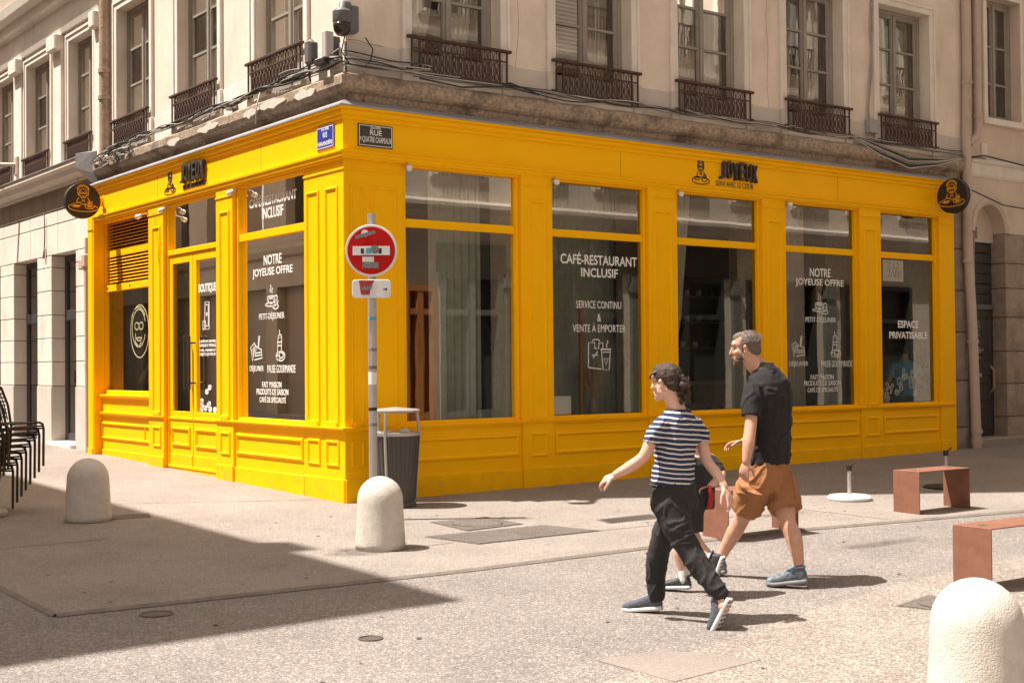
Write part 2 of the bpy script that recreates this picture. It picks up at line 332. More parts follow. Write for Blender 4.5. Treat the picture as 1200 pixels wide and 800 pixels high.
cover('utility_cover', [(.25, -6.84), (.72, -6.74), (.80, -7.16), (.37, -7.2)], 'square cover with dark ring beside the cut-off bench', PATCH, -.014, ring=.17)
dr = thing('drain_grate', 'slotted dark grate set in the pavement behind the woman', 'drain', (1.2, -2.83, gz(1.2, -2.83)))
sheet('grate_frame', [(1.27, -2.59), (1.99, -2.62), (1.84, -2.88), (1.2, -2.85)], .004, mat('grate_iron', (.16, .14, .125), .6, metal=.3), None, .01, dr)
for i in range(14):
    f_ = .06 + i * .065; x0 = 1.26 + .72 * f_; x1 = 1.2 + .64 * f_
    sheet('slot', [(x0, -2.61), (x0 + .014, -2.61), (x1 + .014, -2.86), (x1, -2.86)], .0085, BLACK, None, None, dr)
def round_cover(x, y, r, label):
    b = MB(); b.lathe([(.0001, -.02), (r, -.02), (r, .0), (r * .86, .001), (r * .84, -.004), (.0001, -.004)], (x, y, gz(x, y) - .014), 20)
    return tag(b.build('valve_cover', mat('cast_iron', (.12, .10, .09), .6, metal=.4, var=.2), smooth=.5), label, 'valve cover')
round_cover(-2.98, -5.54, .075, 'small round iron valve cover in the sunlit road below the shadow')
round_cover(-3.72, -4.10, .11, 'round iron valve cover in the shadow beside the kerb')
gr = thing('drain_grate', 'dark drain grate in the pavement beside the left bollard, under the stacked chairs', 'drain', (-2.08, .3, 0))
sheet('grate_frame', [(-2.7, .62), (-1.95, .52), (-2.05, .22), (-2.8, .32)], .004, PATCH, None, .01, gr)

# ------------------------------------------------------------------ walls with real openings
def wall(F, s0, s1, z0, z1, ops, d0, d1, name, m, parent, dstep=0):
    """wall slab from depth d0 (face) back to d1 with openings [(s0,s1,z0,z1)]"""
    S = sorted({s0, s1, *[o[0] for o in ops], *[o[1] for o in ops]}); Z = sorted({z0, z1, *[o[2] for o in ops], *[o[3] for o in ops]})
    S = [x for x in S if s0 <= x <= s1]; Z = [x for x in Z if z0 <= x <= z1]; b = MB(F)
    solid = [[not any(o[0] - 1e-6 <= (S[i] + S[i + 1]) / 2 <= o[1] and o[2] <= (Z[j] + Z[j + 1]) / 2 <= o[3] for o in ops) for j in range(len(Z) - 1)] for i in range(len(S) - 1)]
    for i in range(len(S) - 1):
        for j in range(len(Z) - 1):
            if not solid[i][j]: continue
            a, c, e, g = S[i], S[i + 1], Z[j], Z[j + 1]
            for d in (d0, d1): b.add([(a, d, e), (c, d, e), (c, d, g), (a, d, g)], [(0, 1, 2, 3)])
            for (di, dj, q) in ((-1, 0, [(a, e), (a, g)]), (1, 0, [(c, e), (c, g)]), (0, -1, [(a, e), (c, e)]), (0, 1, [(a, g), (c, g)])):
                ii, jj = i + di, j + dj
                if not (0 <= ii < len(S) - 1 and 0 <= jj < len(Z) - 1 and solid[ii][jj]):
                    b.add([(q[0][0], d0, q[0][1]), (q[1][0], d0, q[1][1]), (q[1][0], d1, q[1][1]), (q[0][0], d1, q[0][1])], [(0, 1, 2, 3)])
    o = b.build(name, m, parent)
    bm = bmesh.new(); bm.from_mesh(o.data); bmesh.ops.remove_doubles(bm, verts=bm.verts, dist=.0005); bmesh.ops.recalc_face_normals(bm, faces=bm.faces); bm.to_mesh(o.data); bm.free()
    return o

def curtain(F, s0, s1, d, z0, z1, m, parent, gather=0, waves=9, name='curtain'):
    b = MB(F); n = waves * 6; vs = []
    for j, z in enumerate((z1, z1 - (z1 - z0) * .5, z0)):
        k = [0, .35, 1][j] * gather
        for i in range(n + 1):
            t = i / n; s = s0 + (s1 - s0) * (t * (1 - k)) if gather >= 0 else s1 - (s1 - s0) * ((1 - t) * (1 + k))
            vs.append((s, d + .018 * math.sin(t * waves * 6.283 + j * .3), z))
    b.add(vs, [(j * (n + 1) + i, j * (n + 1) + i + 1, (j + 1) * (n + 1) + i + 1, (j + 1) * (n + 1) + i) for j in range(2) for i in range(n)])
    return b.build(name, m, parent, smooth=2)

def casement(F, s0, s1, z0, z1, d, parent, cm=None, style=0, munt=(5.62, 6.15), fm=None, panel=4.98, dark=None):
    """two-leaf french casement: frame, leaves with muntins, panes, curtain behind"""
    fm = fm or WINGREY; w = MB(F)
    w.frame(s0, s1, z0, z1, [(0, d), (0, d - .07), (.055, d - .07), (.055, d), (.045, d + .006), (.01, d + .006)])
    W = w.build('window', fm, parent); c = (s0 + s1) / 2
    for a0, a1 in ((s0 + .055, c - .012), (c + .012, s1 - .055)):
        b = MB(F); b.frame(a0, a1, z0 + .055, z1 - .055, [(0, d - .012), (0, d - .055), (.055, d - .055), (.055, d - .035), (.045, d - .012)])
        for mz in munt:
            if z0 < mz < z1: b.box(a0 + .05, a1 - .05, d - .05, d - .014, mz - .016, mz + .016)
        if panel and panel > z0: b.box(a0 + .05, a1 - .05, d - .05, d - .02, z0 + .10, panel)
        b.build('sash', fm, W)
        zs = [max(z0 + .11, panel or 0)] + [m_ for m_ in munt if z0 < m_ < z1] + [z1 - .11]
        for q0, q1 in zip(zs, zs[1:]):
            MB(F).add([(a0 + .05, d - .042, q0), (a1 - .05, d - .042, q0), (a1 - .05, d - .042, q1), (a0 + .05, d - .042, q1)], [(0, 1, 2, 3)]).build('glass_pane', OLDGL, W)
    MB(F).box(c - .03, c + .03, d - .05, d + .012, z0 + .06, z1 - .06).build('meeting_stile', fm, W, bevel=.008)
    if cm:
        if style == 0: curtain(F, s0 + .08, s1 - .08, d - .16, z0 + .1, z1 - .08, cm, W, 0, 12)
        elif style == 1:
            curtain(F, s0 + .08, c, d - .16, z0 + .1, z1 - .08, cm, W, .55, 6); curtain(F, c, s1 - .06, d - .18, z0 + .1, z1 - .08, cm, W, .45, 6)
        elif style == 2:
            sl = MB(F)
            for i in range(int((z1 - z0 - .5) / .05)): sl.box(s0 + .1, c + .12, d - .12, d - .10, z1 - .1 - i * .05 - .02, z1 - .1 - i * .05)
            sl.build('blind', CURT, W, kind='stuff'); curtain(F, c + .15, s1 - .06, d - .18, z0 + .1, z1 - .08, cm, W, .3, 5)
    return W

def surround(F, s0, s1, z0, z1, parent, d, w=.13, m=None):
    """moulded architrave round an opening (jambs and head), and dropped sill block"""
    m = m or TRIM; b = MB(F)
    for a0, a1, sg in ((s0 - w, s0, -1), (s1, s1 + w, 1)):
        b.box(a0, a1, d, d + .028, z0, z1 + w)
        q = (a0, a0 + .045) if sg < 0 else (a1 - .045, a1); b.box(*q, d + .028, d + .045, z0, z1 + w)
    b.box(s0, s1, d, d + .028, z1, z1 + w); b.box(s0 - w + .045, s1 + w - .045, d + .028, d + .045, z1 + w - .045, z1 + w)
    return b.build('architrave', m, parent, bevel=.006)

def railing(F, s0, s1, z0, z1, d, parent):
    """cast-iron window guard: handrail, posts and an ornamental infill of uprights, arches and lozenges"""
    h = MB(F); h.box(s0 - .05, s1 + .05, d - .025, d + .03, z1 - .025, z1 + .008)
    R = h.build('railing', IRON, parent, bevel=.006); b = MB(F)
    b.box(s0, s1, d - .008, d + .008, z1 - .135, z1 - .118); b.box(s0, s1, d - .008, d + .012, z0 + .03, z0 + .05)
    for x in (s0, s0 + .10, s1 - .115, s1 - .015): b.box(x, x + .016, d - .008, d + .01, z0, z1 - .02)
    b.box(s0 - .06, s0, d - .01, d + .005, z0 + .05, z0 + .065); b.box(s1, s1 + .06, d - .01, d + .005, z0 + .05, z0 + .065)
    b.build('guard_frame', IRON, R)
    n = 13; g = MB(F); p = (s1 - s0 - .23) / n
    for i in range(n):
        c = s0 + .115 + p * (i + .5); t = z1 - .13; u = z0 + .05; m_ = (t + u) / 2
        g.tube([(c - p / 2, d, t), (c - p * .35, d, z1 - .05), (c, d, z1 - .03), (c + p * .35, d, z1 - .05), (c + p / 2, d, t)], .0055, 4)
        g.tube([(c, d, z1 - .03), (c, d, t)], .005, 4)
        g.tube([(c - p / 2 + .006, d, t), (c - p / 2 + .006, d, u)], .0085, 4)
        g.tube([(c, d, t), (c - p * .3, d, m_ + .07), (c, d, m_), (c + p * .3, d, m_ + .07), (c, d, t)], .0085, 4)
        g.tube([(c, d, u), (c - p * .32, d, m_ - .08), (c, d, m_), (c + p * .32, d, m_ - .08), (c, d, u)], .0085, 4)
        g.box(c - .014, c + .014, d - .007, d + .007, m_ - .03, m_ + .03)
    g.build('railing_ornament', IRON, R, kind='stuff')
    return R

# ------------------------------------------------------------------ corner building (upper floors, masonry, rooms)
CB = thing('corner_building', 'tall beige stuccoed corner building with railed windows above the yellow shopfront', 'building', (.08, .08, 0))
WD = -.08   # wall face depth
RW = [(.91, 2.13), (2.95, 4.17), (4.97, 6.20), (7.04, 8.25), (9.06, 10.28)]
LW = [(1.0, 2.24), (3.30, 4.57), (5.57, 6.84)]
Z0, Z1 = 4.66, 6.74
fl2 = (8.4, 10.5); fl3 = (12.0, 13.8)
opsR = [(a, b, Z0, Z1) for a, b in RW] + [(a, b, *f) for a, b in RW for f in (fl2, fl3)]
opsL = [(a, b, Z0, Z1) for a, b in LW] + [(a, b, *f) for a, b in LW for f in (fl2, fl3)]
wall(FR, .0845, 11.25, 4.58, 16.2, opsR, WD, WD - .36, 'facade_wall', STUCCO, CB)
wall(FL, .08 + .0005, 7.45, 4.58, 16.2, opsL, WD, WD - .36, 'facade_wall', STUCCO, CB)
for F, ws in ((FR, RW), (FL, LW)):
    for i, (a, b) in enumerate(ws):
        if F is FR: W = casement(F, a, b, Z0, Z1, WD - .17, CB, CURT, [1, 2, 0, 1, 0][i])
        else: W = casement(F, a, b, Z0, Z1, WD - .14, CB, CURT if i == 0 else mat('grey_curtain', (.26, .23, .20), .9), 0)
        surround(F, a, b, Z0, Z1, CB, WD)
        railing(F, a - .05, b + .05, 4.66, 5.085, .0, CB)
        for f in (fl2, fl3): casement(F, a, b, f[0], f[1], WD - .17, CB, CURT, 1, munt=(f[0] + .7, f[0] + 1.4), panel=None)
    # grey stone base course between the windows
    S = [.08] + [x for w in ws for x in (w[0] - .13, w[1] + .13)] + [11.2 if F is FR else 7.1]
    for a, b in zip(S[::2], S[1::2]):
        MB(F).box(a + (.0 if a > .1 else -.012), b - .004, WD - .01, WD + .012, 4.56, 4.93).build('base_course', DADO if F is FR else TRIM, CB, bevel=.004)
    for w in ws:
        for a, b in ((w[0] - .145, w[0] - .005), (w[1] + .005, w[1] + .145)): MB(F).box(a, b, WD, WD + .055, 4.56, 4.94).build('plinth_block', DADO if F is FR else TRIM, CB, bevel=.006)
        MB(F).box(w[0] - .02, w[1] + .02, WD - .2, WD + .03, 4.57, 4.655).build('sill', TRIM, CB, bevel=.008)
strokes('R', .10, .95, 4.86, 5.02, .0795 - .16 + .0015, [[(0, .55), (.15, .62), (.3, .48), (.45, .5), (.62, .38), (.8, .42), (1, .2)]], .007, mat('wall_crack', (.25, .18, .14), .9), CB, 'wall_crack')
strokes('R', 2.3, 2.8, 4.9, 6.6, -.0785, [[(.2, 1), (.25, .8), (.18, .6), (.22, .3), (.1, 0)]], .004, MATS['wall_crack'], CB, 'wall_crack')
strokes('R', 6.4, 6.9, 4.9, 6.6, -.0785, [[(.6, 1), (.5, .75), (.58, .5), (.52, .2), (.6, 0)]], .004, MATS['wall_crack'], CB, 'wall_crack')
# weathered stone string cornice over the shopfront: displaced profile, mitred at the corner
def ragged(F, s0, s1, prof, name, m, parent, amp=.008, step=.06, mit=0):
    n = int((s1 - s0) / step) + 1; R = []
    P = [(a + (c - a) * k / 3, b_ + (d - b_) * k / 3) for (a, b_), (c, d) in zip(prof, prof[1:]) for k in range(3)] + [prof[-1]]
    for i in range(n + 1):
        s = s0 + (s1 - s0) * i / n; r = []
        for j, (d, z) in enumerate(P):
            q = noise.noise(V((s * 3.1, z * 9, 3 if F is FR else 9))) + .5 * noise.noise(V((s * 11, z * 25, 1.3)))
            e = 0 if j in (0, len(P) - 1) else amp
            ss = max(s, -d) if (mit and i == 0) else s
            if mit and i == 0: ss = -d
            r.append((ss, d + q * e * (0 if i == 0 else 1), z + q * e * .6))
        R.append(r)
    b = MB(F); b.rings(R); return b.build(name, m, parent, smooth=.35)
PR = [(-.16, 4.25), (-.10, 4.26), (-.095, 4.33), (-.08, 4.375), (-.03, 4.39), (.01, 4.415), (.03, 4.45), (.03, 4.545), (.0, 4.575), (-.12, 4.62), (-.3, 4.63), (-.3, 4.30)]
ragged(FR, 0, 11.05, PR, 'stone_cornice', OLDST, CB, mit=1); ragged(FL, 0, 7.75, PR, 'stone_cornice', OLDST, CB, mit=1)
for F, e in ((FR, 10.75), (FL, 7.75)):
    b = MB(F); pr = [(-.10, 4.232), (.078, 4.205), (.088, 4.206), (.086, 4.222), (-.02, 4.285), (-.10, 4.30)]
    b.rings([[(-d, d, z) for d, z in pr], [(e, d, z) for d, z in pr]]); b.build('zinc_flashing', ZINC, CB)
for a_, z_, w_ in ((.55, 4.47, .5), (1.25, 4.49, .75), (2.0, 4.47, .35), (3.1, 4.48, .6), (4.3, 4.46, .4)):
    pts = [(a_ + w_ * (.5 + .5 * math.cos(6.28 * k / 18) * (1 + .25 * noise.noise(V((k * .9, a_, 0))))), z_ + .045 * math.sin(6.28 * k / 18) * (1 + .9 * noise.noise(V((k * 1.1, a_, 4))))) for k in range(18)]
    MB(FL).poly(pts, .02, .0405).build('plaster_patch', mat('pale_plaster_patch', (.62, .55, .47), .95, var=.2, vscale=12, bump=.5, bscale=50), CB)
# parapet cornice, roof and inner slabs
for F, e in ((FR, 11.25), (FL, 7.45)):
    pr = [(-.3, 16.2), (.02, 16.2), (.1, 16.3), (.28, 16.42), (.3, 16.55), (-.3, 16.6)]
    b = MB(F); b.rings([[(-d, d, z) for d, z in pr], [(e, d, z) for d, z in pr]]); b.build('eaves_cornice', TRIM, CB)
MB().box(1.4, 1.5, .62, 12, .1, 4.2).build('shop_wall', mat('exposed_stone_wall', (.36, .29, .21), .95, var=.4, vscale=7, bump=1., bscale=9), CB) if False else None
MB().box(.4, 11.25, .4, 12, 16.3, 16.9).build('roof', mat('roof_tiles', (.30, .13, .08), .9, var=.3), CB)
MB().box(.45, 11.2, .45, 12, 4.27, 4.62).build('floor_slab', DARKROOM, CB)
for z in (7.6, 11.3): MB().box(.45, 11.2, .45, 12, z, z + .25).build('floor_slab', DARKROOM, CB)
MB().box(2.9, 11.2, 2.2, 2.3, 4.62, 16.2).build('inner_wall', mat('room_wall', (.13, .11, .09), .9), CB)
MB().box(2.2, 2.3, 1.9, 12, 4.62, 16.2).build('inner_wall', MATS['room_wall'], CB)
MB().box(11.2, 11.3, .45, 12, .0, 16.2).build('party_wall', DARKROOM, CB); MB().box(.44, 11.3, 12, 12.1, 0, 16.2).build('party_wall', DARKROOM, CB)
# masonry piers behind the joinery (seen through the glass as stone reveals)
for a, b in ((.22, .74), (2.36, 2.78), (4.36, 4.82), (6.44, 6.87), (8.47, 8.91), (10.46, 11.2)):
    MB(FR).box(a, b, -.62, -.13, .0, 4.27).build('masonry_pier', PLASTER_IN, CB)
for a, b in ((.63, .88), (2.62, 3.12), (4.78, 5.34), (7.1, 7.75)):
    MB(FL).box(a, b, -.55, -.24, .0, 4.27).build('masonry_pier', PLASTER_IN, CB)
MB(FR).box(.2, 11.2, -.6, -.13, 3.72, 4.26).build('lintel_beam', PLASTER_IN, CB)
MB(FL).box(.61, 7.7, -.55, -.24, 3.72, 4.26).build('lintel_beam', PLASTER_IN, CB)
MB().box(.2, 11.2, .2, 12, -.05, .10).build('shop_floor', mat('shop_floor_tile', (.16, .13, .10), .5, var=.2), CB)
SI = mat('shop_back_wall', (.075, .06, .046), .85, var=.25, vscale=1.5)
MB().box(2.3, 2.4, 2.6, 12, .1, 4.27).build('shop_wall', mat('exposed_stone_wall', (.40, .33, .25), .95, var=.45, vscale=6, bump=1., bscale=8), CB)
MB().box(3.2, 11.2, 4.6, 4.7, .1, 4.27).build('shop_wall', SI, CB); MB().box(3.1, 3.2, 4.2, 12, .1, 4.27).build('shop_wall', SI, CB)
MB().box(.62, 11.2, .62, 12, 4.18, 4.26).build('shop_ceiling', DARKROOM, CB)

# ------------------------------------------------------------------ yellow shopfront
SF = thing('cafe_shopfront', 'bright yellow panelled wooden cafe shopfront wrapping the street corner', 'shopfront', (0, 0, 0))
PF = .03   # pilaster face
MOULD = [(0, PF - .002), (.006, PF + .012), (.022, PF + .018), (.034, PF + .006), (.040, PF - .002)]
def moulding(F, a, b, z0, z1, base, big=0):
    k = 1.35 if big else 1
    b_ = MB(F); b_.frame(a, b, z0, z1, [(i * k, base + (d - PF) * k) for i, d in MOULD], fill=False)
    return b_
def post(F, s0, s1, panels, base, zb=.0, cap=True):
    """pilaster: body with plinth, ledge, raised panel mouldings and a cap line"""
    P = MB(F).box(s0, s1, base - .17, base, zb, 3.74).build('pilaster', YEL, SF, bevel=.004)
    MB(F).box(s0 - .001, s1 + .001, base - .02, base + .014, zb - .1, .25).build('plinth', YELB, P, bevel=.008)
    if cap: MB(F).box(s0 - .006, s1 + .006, base - .02, base + .012, 3.54, 3.56).build('cap_line', YEL, P, bevel=.003)
    for a, b in panels:
        moulding(F, a, b, .82, 3.38, base).build('panel_moulding', YEL, P)
        MB(F).box(a + .03, b - .03, base - .01, base + .026, .80, .86).build('panel_foot', YEL, P, bevel=.008)
        moulding(F, a, b, .37, .66, base).build('panel_moulding', YEL, P)
    return P
# right side
post(FR, .0005, .74, [(.07, .24), (.33, .66)], PF - .03)
for a, b in ((2.345, 2.80), (4.34, 4.84), (6.42, 6.885), (8.45, 8.93)): post(FR, a, b, [(a + .09, b - .09)], PF)
post(FR, 10.33, 10.66, [], PF)
# left side
post(FL, .003, .89, [(.115, .40), (.535, .825)], PF - .028)
post(FL, 2.69, 3.17, [(2.77, 3.05)], PF); post(FL, 4.87, 5.40, [(4.96, 5.24)], PF); post(FL, 7.53, 7.73, [], PF + .04)

def pane(F, a, b, d, z0, z1, parent): return MB(F).add([(a, d, z0), (b, d, z0), (b, d, z1), (a, d, z1)], [(0, 1, 2, 3)]).build('glass_pane', SHOPGL, parent)
def bay(F, s0, s1, gd, zglass=(.86, 3.63), tr=(2.975, 3.065), label=None, riser=True, top=3.74):
    """shop window bay: stall riser with panel, sill, frame, transom bar and two panes"""
    W = MB(F); W.frame(s0, s1, zglass[0] - .07, top, [(0, gd - .06), (0, gd + .045), (.012, gd + .05), (.045, gd + .05), (.05, gd + .012), (.05, gd - .06)])
    if tr: W.box(s0 + .05, s1 - .05, gd - .03, gd + .035, *tr)
    w = W.build('window', YEL, SF, bevel=.003, label=label)
    zs = [(zglass[0], tr[0]), (tr[1], top - .05)] if tr else [(zglass[0], top - .05)]
    for a, b in zs: pane(F, s0 + .045, s1 - .045, gd, a - .012, b + .008, w)
    if riser: stall(F, s0, s1, zglass[0] - .07)
    return w
def stall(F, s0, s1, zt, base=0., zl=.80):
    R = MB(F).box(s0, s1, base - .12, base, .0, zt).build('stall_riser', YEL, SF, bevel=.003)
    MB(F).box(s0, s1, base - .02, base + .018, -.1, .24).build('plinth', YELB, R, bevel=.008)
    moulding(F, s0 + .035, s1 - .035, .385, .655, base, 1).build('panel_moulding', YEL, R)
    return R
def ledge(F, s0, s1, d, z=.80, mit=None):
    pr = [(-.05, z - .04), (d - .02, z - .04), (d - .014, z - .022), (d, z - .015), (d, z), (-.05, z + .004)]
    b = MB(F); b.rings([[(s0 if mit is None else -q, q, zz) for q, zz in pr], [(s1, q, zz) for q, zz in pr]]); return b.build('ledge', YEL, SF)
GD = -.07
bays = []
for i, (a, b) in enumerate(((.74, 2.345), (2.80, 4.34), (4.84, 6.42), (6.885, 8.45), (8.93, 10.33))): bays.append(bay(FR, a, b, GD))
ledge(FR, 0, 10.67, .058, mit=1); ledge(FL, 0, 3.175, .058, mit=1); ledge(FL, 4.86, 5.41, .058)
bigL = bay(FL, .89, 2.69, GD)
# fascia (frieze), top cornice, lower architrave — mitred at the corner
for F, e in ((FR, 10.68), (FL, 7.76)):
    def run(pr, name):
        b = MB(F); b.rings([[(-d, d, z) for d, z in pr], [(e, d, z) for d, z in pr]]); return b.build(name, YEL, SF)
    run([(-.15, 3.735), (.012, 3.735), (.012, 4.215), (-.15, 4.215)], 'fascia')
    run([(.0, 4.075), (.028, 4.075), (.034, 4.10), (.028, 4.115), (.05, 4.13), (.058, 4.165), (.05, 4.17), (.075, 4.185), (.082, 4.204), (.0, 4.204)], 'cornice')
    run([(-.1, 3.60), (.034, 3.60), (.038, 3.63), (.05, 3.64), (.055, 3.70), (.07, 3.71), (.075, 3.735), (.02, 3.75), (-.1, 3.75)] if False else
        [(-.02, 3.655), (.036, 3.655), (.038, 3.672), (.050, 3.68), (.052, 3.715), (.066, 3.722), (.068, 3.742), (.02, 3.75), (-.02, 3.75)], 'architrave_moulding')
MB(FR).box(.742, 10.66, -.16, .0, 3.63, 3.74).build('head_board', YEL, SF); MB(FL).box(.892, 7.7, -.16, .0, 3.63, 3.74).build('head_board', YEL, SF)
MB(FR).box(10.66, 10.70, -.15, .03, .0, 4.2).build('end_board', YEL, SF)
# joints in the fascia
for F, ss in ((FR, (3.9, 8.0)), (FL, (1.93, 5.1))):
    for x in ss: MB(F).box(x, x + .006, .0, .0135, 3.745, 4.075).build('fascia_joint', mat('joint_shadow_line', (.35, .18, .01), .8), SF)
# door with two leaves on the left side
DR = MB(FL); DR.frame(3.17, 4.87, .12, 3.655, [(0, -.13), (0, -.02), (.035, -.02), (.035, -.06), (.035, -.13)]); DR.box(3.2, 4.84, -.10, -.025, 2.96, 3.03)
DR.box(3.17, 4.87, -.14, -.03, -.05, .122); DF = DR.build('door_frame', YEL, SF, bevel=.004)
pane(FL, 3.2, 4.84, -.06, 3.02, 3.63, DF)
for n_, (a, b) in enumerate(((3.205, 4.055), (4.067, 4.835))):
    d = MB(FL); st = .10
    d.box(a, a + st, -.10, -.045, .12, 2.955); d.box(b - st, b, -.10, -.045, .12, 2.955); d.box(a + st, b - st, -.10, -.045, 2.84, 2.955); d.box(a + st, b - st, -.10, -.045, .12, .87)
    D = d.build('door_leaf', YEL, SF, bevel=.004)
    pane(FL, a + st - .01, b - st + .01, -.070, .86, 2.85, D)
    moulding(FL, a + .08, b - .08, .40, .67, -.045, 1).build('panel_moulding', YEL, D); MB(FL).box(a + .001, b - .001, -.05, -.03, .76, .795).build('ledge', YEL, D, bevel=.006)
    MB(FL).box(a + .02, b - .02, -.05, -.035, .13, .30).build('kick_board', YELB, D, bevel=.006)
    if n_ == 0: DOOR_R = D
    else: DOOR_L = D
for D, y in ((DOOR_R, 3.98), (DOOR_L, 4.12)):
    h = MB(FL); h.box(y - .02, y + .02, .03, .06, 1.16, 1.86); h.box(y - .008, y + .008, -.045, .03, 1.24, 1.26); h.box(y - .008, y + .008, -.045, .03, 1.76, 1.78)
    h.build('handle', BLACK, D, bevel=.004)
# small service window with louvre, set back
w = MB(FL); w.frame(5.40, 7.53, 1.06, 3.70, [(0, -.24), (0, -.10), (.06, -.10), (.06, -.13), (.06, -.24)]); w.box(5.45, 7.48, -.22, -.11, 2.60, 2.70)
SW = w.build('window', YEL, SF, bevel=.004, label='small yellow service window with a louvre above')
pane(FL, 5.45, 7.48, -.168, 1.11, 2.61, SW)
for i in range(19):
    if i in (8, 9): continue
    z = 3.61 - i * .048; MB(FL).add([(5.46, -.14, z), (7.47, -.14, z), (7.47, -.205, z + .03), (5.46, -.205, z + .03), (5.46, -.14, z - .01), (7.47, -.14, z - .01), (7.47, -.205, z + .02), (5.46, -.205, z + .02)], [(0, 1, 2, 3), (4, 5, 6, 7), (0, 1, 5, 4), (3, 2, 6, 7), (0, 3, 7, 4), (1, 2, 6, 5)]).build('louvre_slat', YEL, SW)
MB(FL).box(5.46, 7.47, -.2, -.145, 3.14, 3.23).build('louvre_rail', YEL, SW); MB(FL).box(5.45, 7.48, -.26, -.23, 2.7, 3.7).build('louvre_back', BLACK, SW)
for y in (5.6, 6.45, 7.35): MB(FL).box(y, y + .035, -.11, -.106, 2.635, 2.665).build('bolt', BLACK, SW)
R = stall(FL, 5.40, 7.53, 1.06, -.06)
moulding(FL, 5.47, 5.78, .385, .655, -.06).build('panel_moulding', YEL, R)
for z in (1.06, .80): 
    b = MB(FL); b.prof([(-.1, z - .05), (-.035, z - .05), (-.005, z - .02), (-.005, z), (-.1, z + .005)], 5.40, 7.56); b.build('sill' if z > 1 else 'ledge', YEL, SF)
MB(FL).box(7.50, 7.56, -.25, PF + .03, .0, 3.74).build('side_board', YEL, SF)

# writing on the glass
g = GD + .001
def RT(t, a, b, z0, z1, w, bold=.012, side='R', dd=g): return text_box(t, side, a, b, z0, z1, dd, WHITE, w, bold=bold)
B = bays
RT('CAFÉ-RESTAURANT', 3.0, 4.23, 2.66, 2.81, B[1], .016); RT('INCLUSIF', 3.32, 3.91, 2.51, 2.62, B[1], .016)
RT('SERVICE CONTINU', 3.24, 3.96, 2.13, 2.22, B[1], .0); RT('&', 3.57, 3.63, 1.97, 2.06, B[1], 0); RT('VENTE À EMPORTER', 3.18, 4.03, 1.84, 1.955, B[1], 0)
strokes('R', 3.42, 3.80, 1.38, 1.74, g, BAG, .011, WHITE, B[1])
def offre(side, w, k, nl, nr, jl, jr, cup, pe, sa, gl_, de, pa, fa, pr, ca, dd=g):
    RT('NOTRE', nl, nr, 2.65, 2.77, w, .014, side, dd); RT('JOYEUSE OFFRE', jl, jr, 2.50, 2.62, w, .014, side, dd)
    strokes(side, *cup, 2.13, 2.44, dd, CUP, k, WHITE, w); RT('PETIT-DÉJEUNER', *pe, 1.99, 2.10, w, .0, side, dd)
    strokes(side, *sa, 1.52, 1.82, dd, SANDW, k, WHITE, w); strokes(side, *gl_, 1.51, 1.88, dd, GLASSD, k, WHITE, w)
    RT('DÉJEUNER', *de, 1.38, 1.48, w, .0, side, dd); RT('PAUSE GOURMANDE', *pa, 1.38, 1.47, w, .0, side, dd)
    RT('FAIT MAISON', *fa, 1.205, 1.275, w, .006, side, dd); RT('PRODUITS DE SAISON', *pr, 1.12, 1.19, w, .006, side, dd); RT('CAFÉ DE SPÉCIALITÉ', *ca, 1.03, 1.11, w, .006, side, dd)
offre('R', B[3], .011, 7.48, 7.92, 7.18, 8.2, (7.53, 7.87), (7.38, 8.02), (7.07, 7.37), (7.86, 8.14), (7.03, 7.42), (7.70, 8.37), (7.47, 7.96), (7.33, 8.11), (7.40, 8.05))
offre('L', bigL, .013, 2.04, 1.58, 2.34, 1.31, (2.0, 1.65), (2.17, 1.52), (2.42, 2.08), (1.78, 1.49), (2.43, 2.06), (1.96, 1.25), (2.10, 1.60), (2.25, 1.43), (2.17, 1.49))
RT('CAFÉ-RESTAURANT', 2.42, 1.20, 3.36, 3.50, bigL, .014, 'L'); RT('INCLUSIF', 2.08, 1.53, 3.20, 3.33, bigL, .014, 'L')
RT('ESPACE', 9.43, 9.92, 1.95, 2.06, B[4], .03); RT('PRIVATISABLE', 9.22, 10.14, 1.79, 1.895, B[4], .03)
strokes('R', 9.05, 10.22, .87, 1.62, g, OBJS, .014, mat('grey_vinyl', (.42, .40, .37), .7), B[4])
RT('BOUTIQUE', 3.93, 3.39, 2.40, 2.53, DOOR_R, .03, 'L', -.069)
strokes('L', 3.80, 3.56, 1.94, 2.29, -.069, [[(.2, 0), (.8, 0), (.8, 1), (.3, 1), (.2, 0)], [(.0, .0), (.35, .0), (.35, .3), (.0, .3), (.0, .0)], [(.35, .12), (.7, .12), (.7, .9), (.4, .9)], arc(.5, .55, .05, .05)], .016, WHITE, DOOR_R)
for i, t in enumerate(('CAFÉS EN GRAINS,', 'CAPSULES ET MOULUS,', 'THÉS, TISANES ET', 'OBJETS JOYEUX')):
    RT(t, 3.92, 3.40, 1.765 - i * .058, 1.81 - i * .058, DOOR_R, .02, 'L', -.069)
strokes('L', 3.93, 3.38, .89, 1.24, -.069, BEANS, .012, WHITE, DOOR_R)
strokes('L', 6.62, 5.86, 1.60, 2.36, -.166, FACE, .013, mat('pale_yellow_line', (.60, .55, .32), .6), SW)

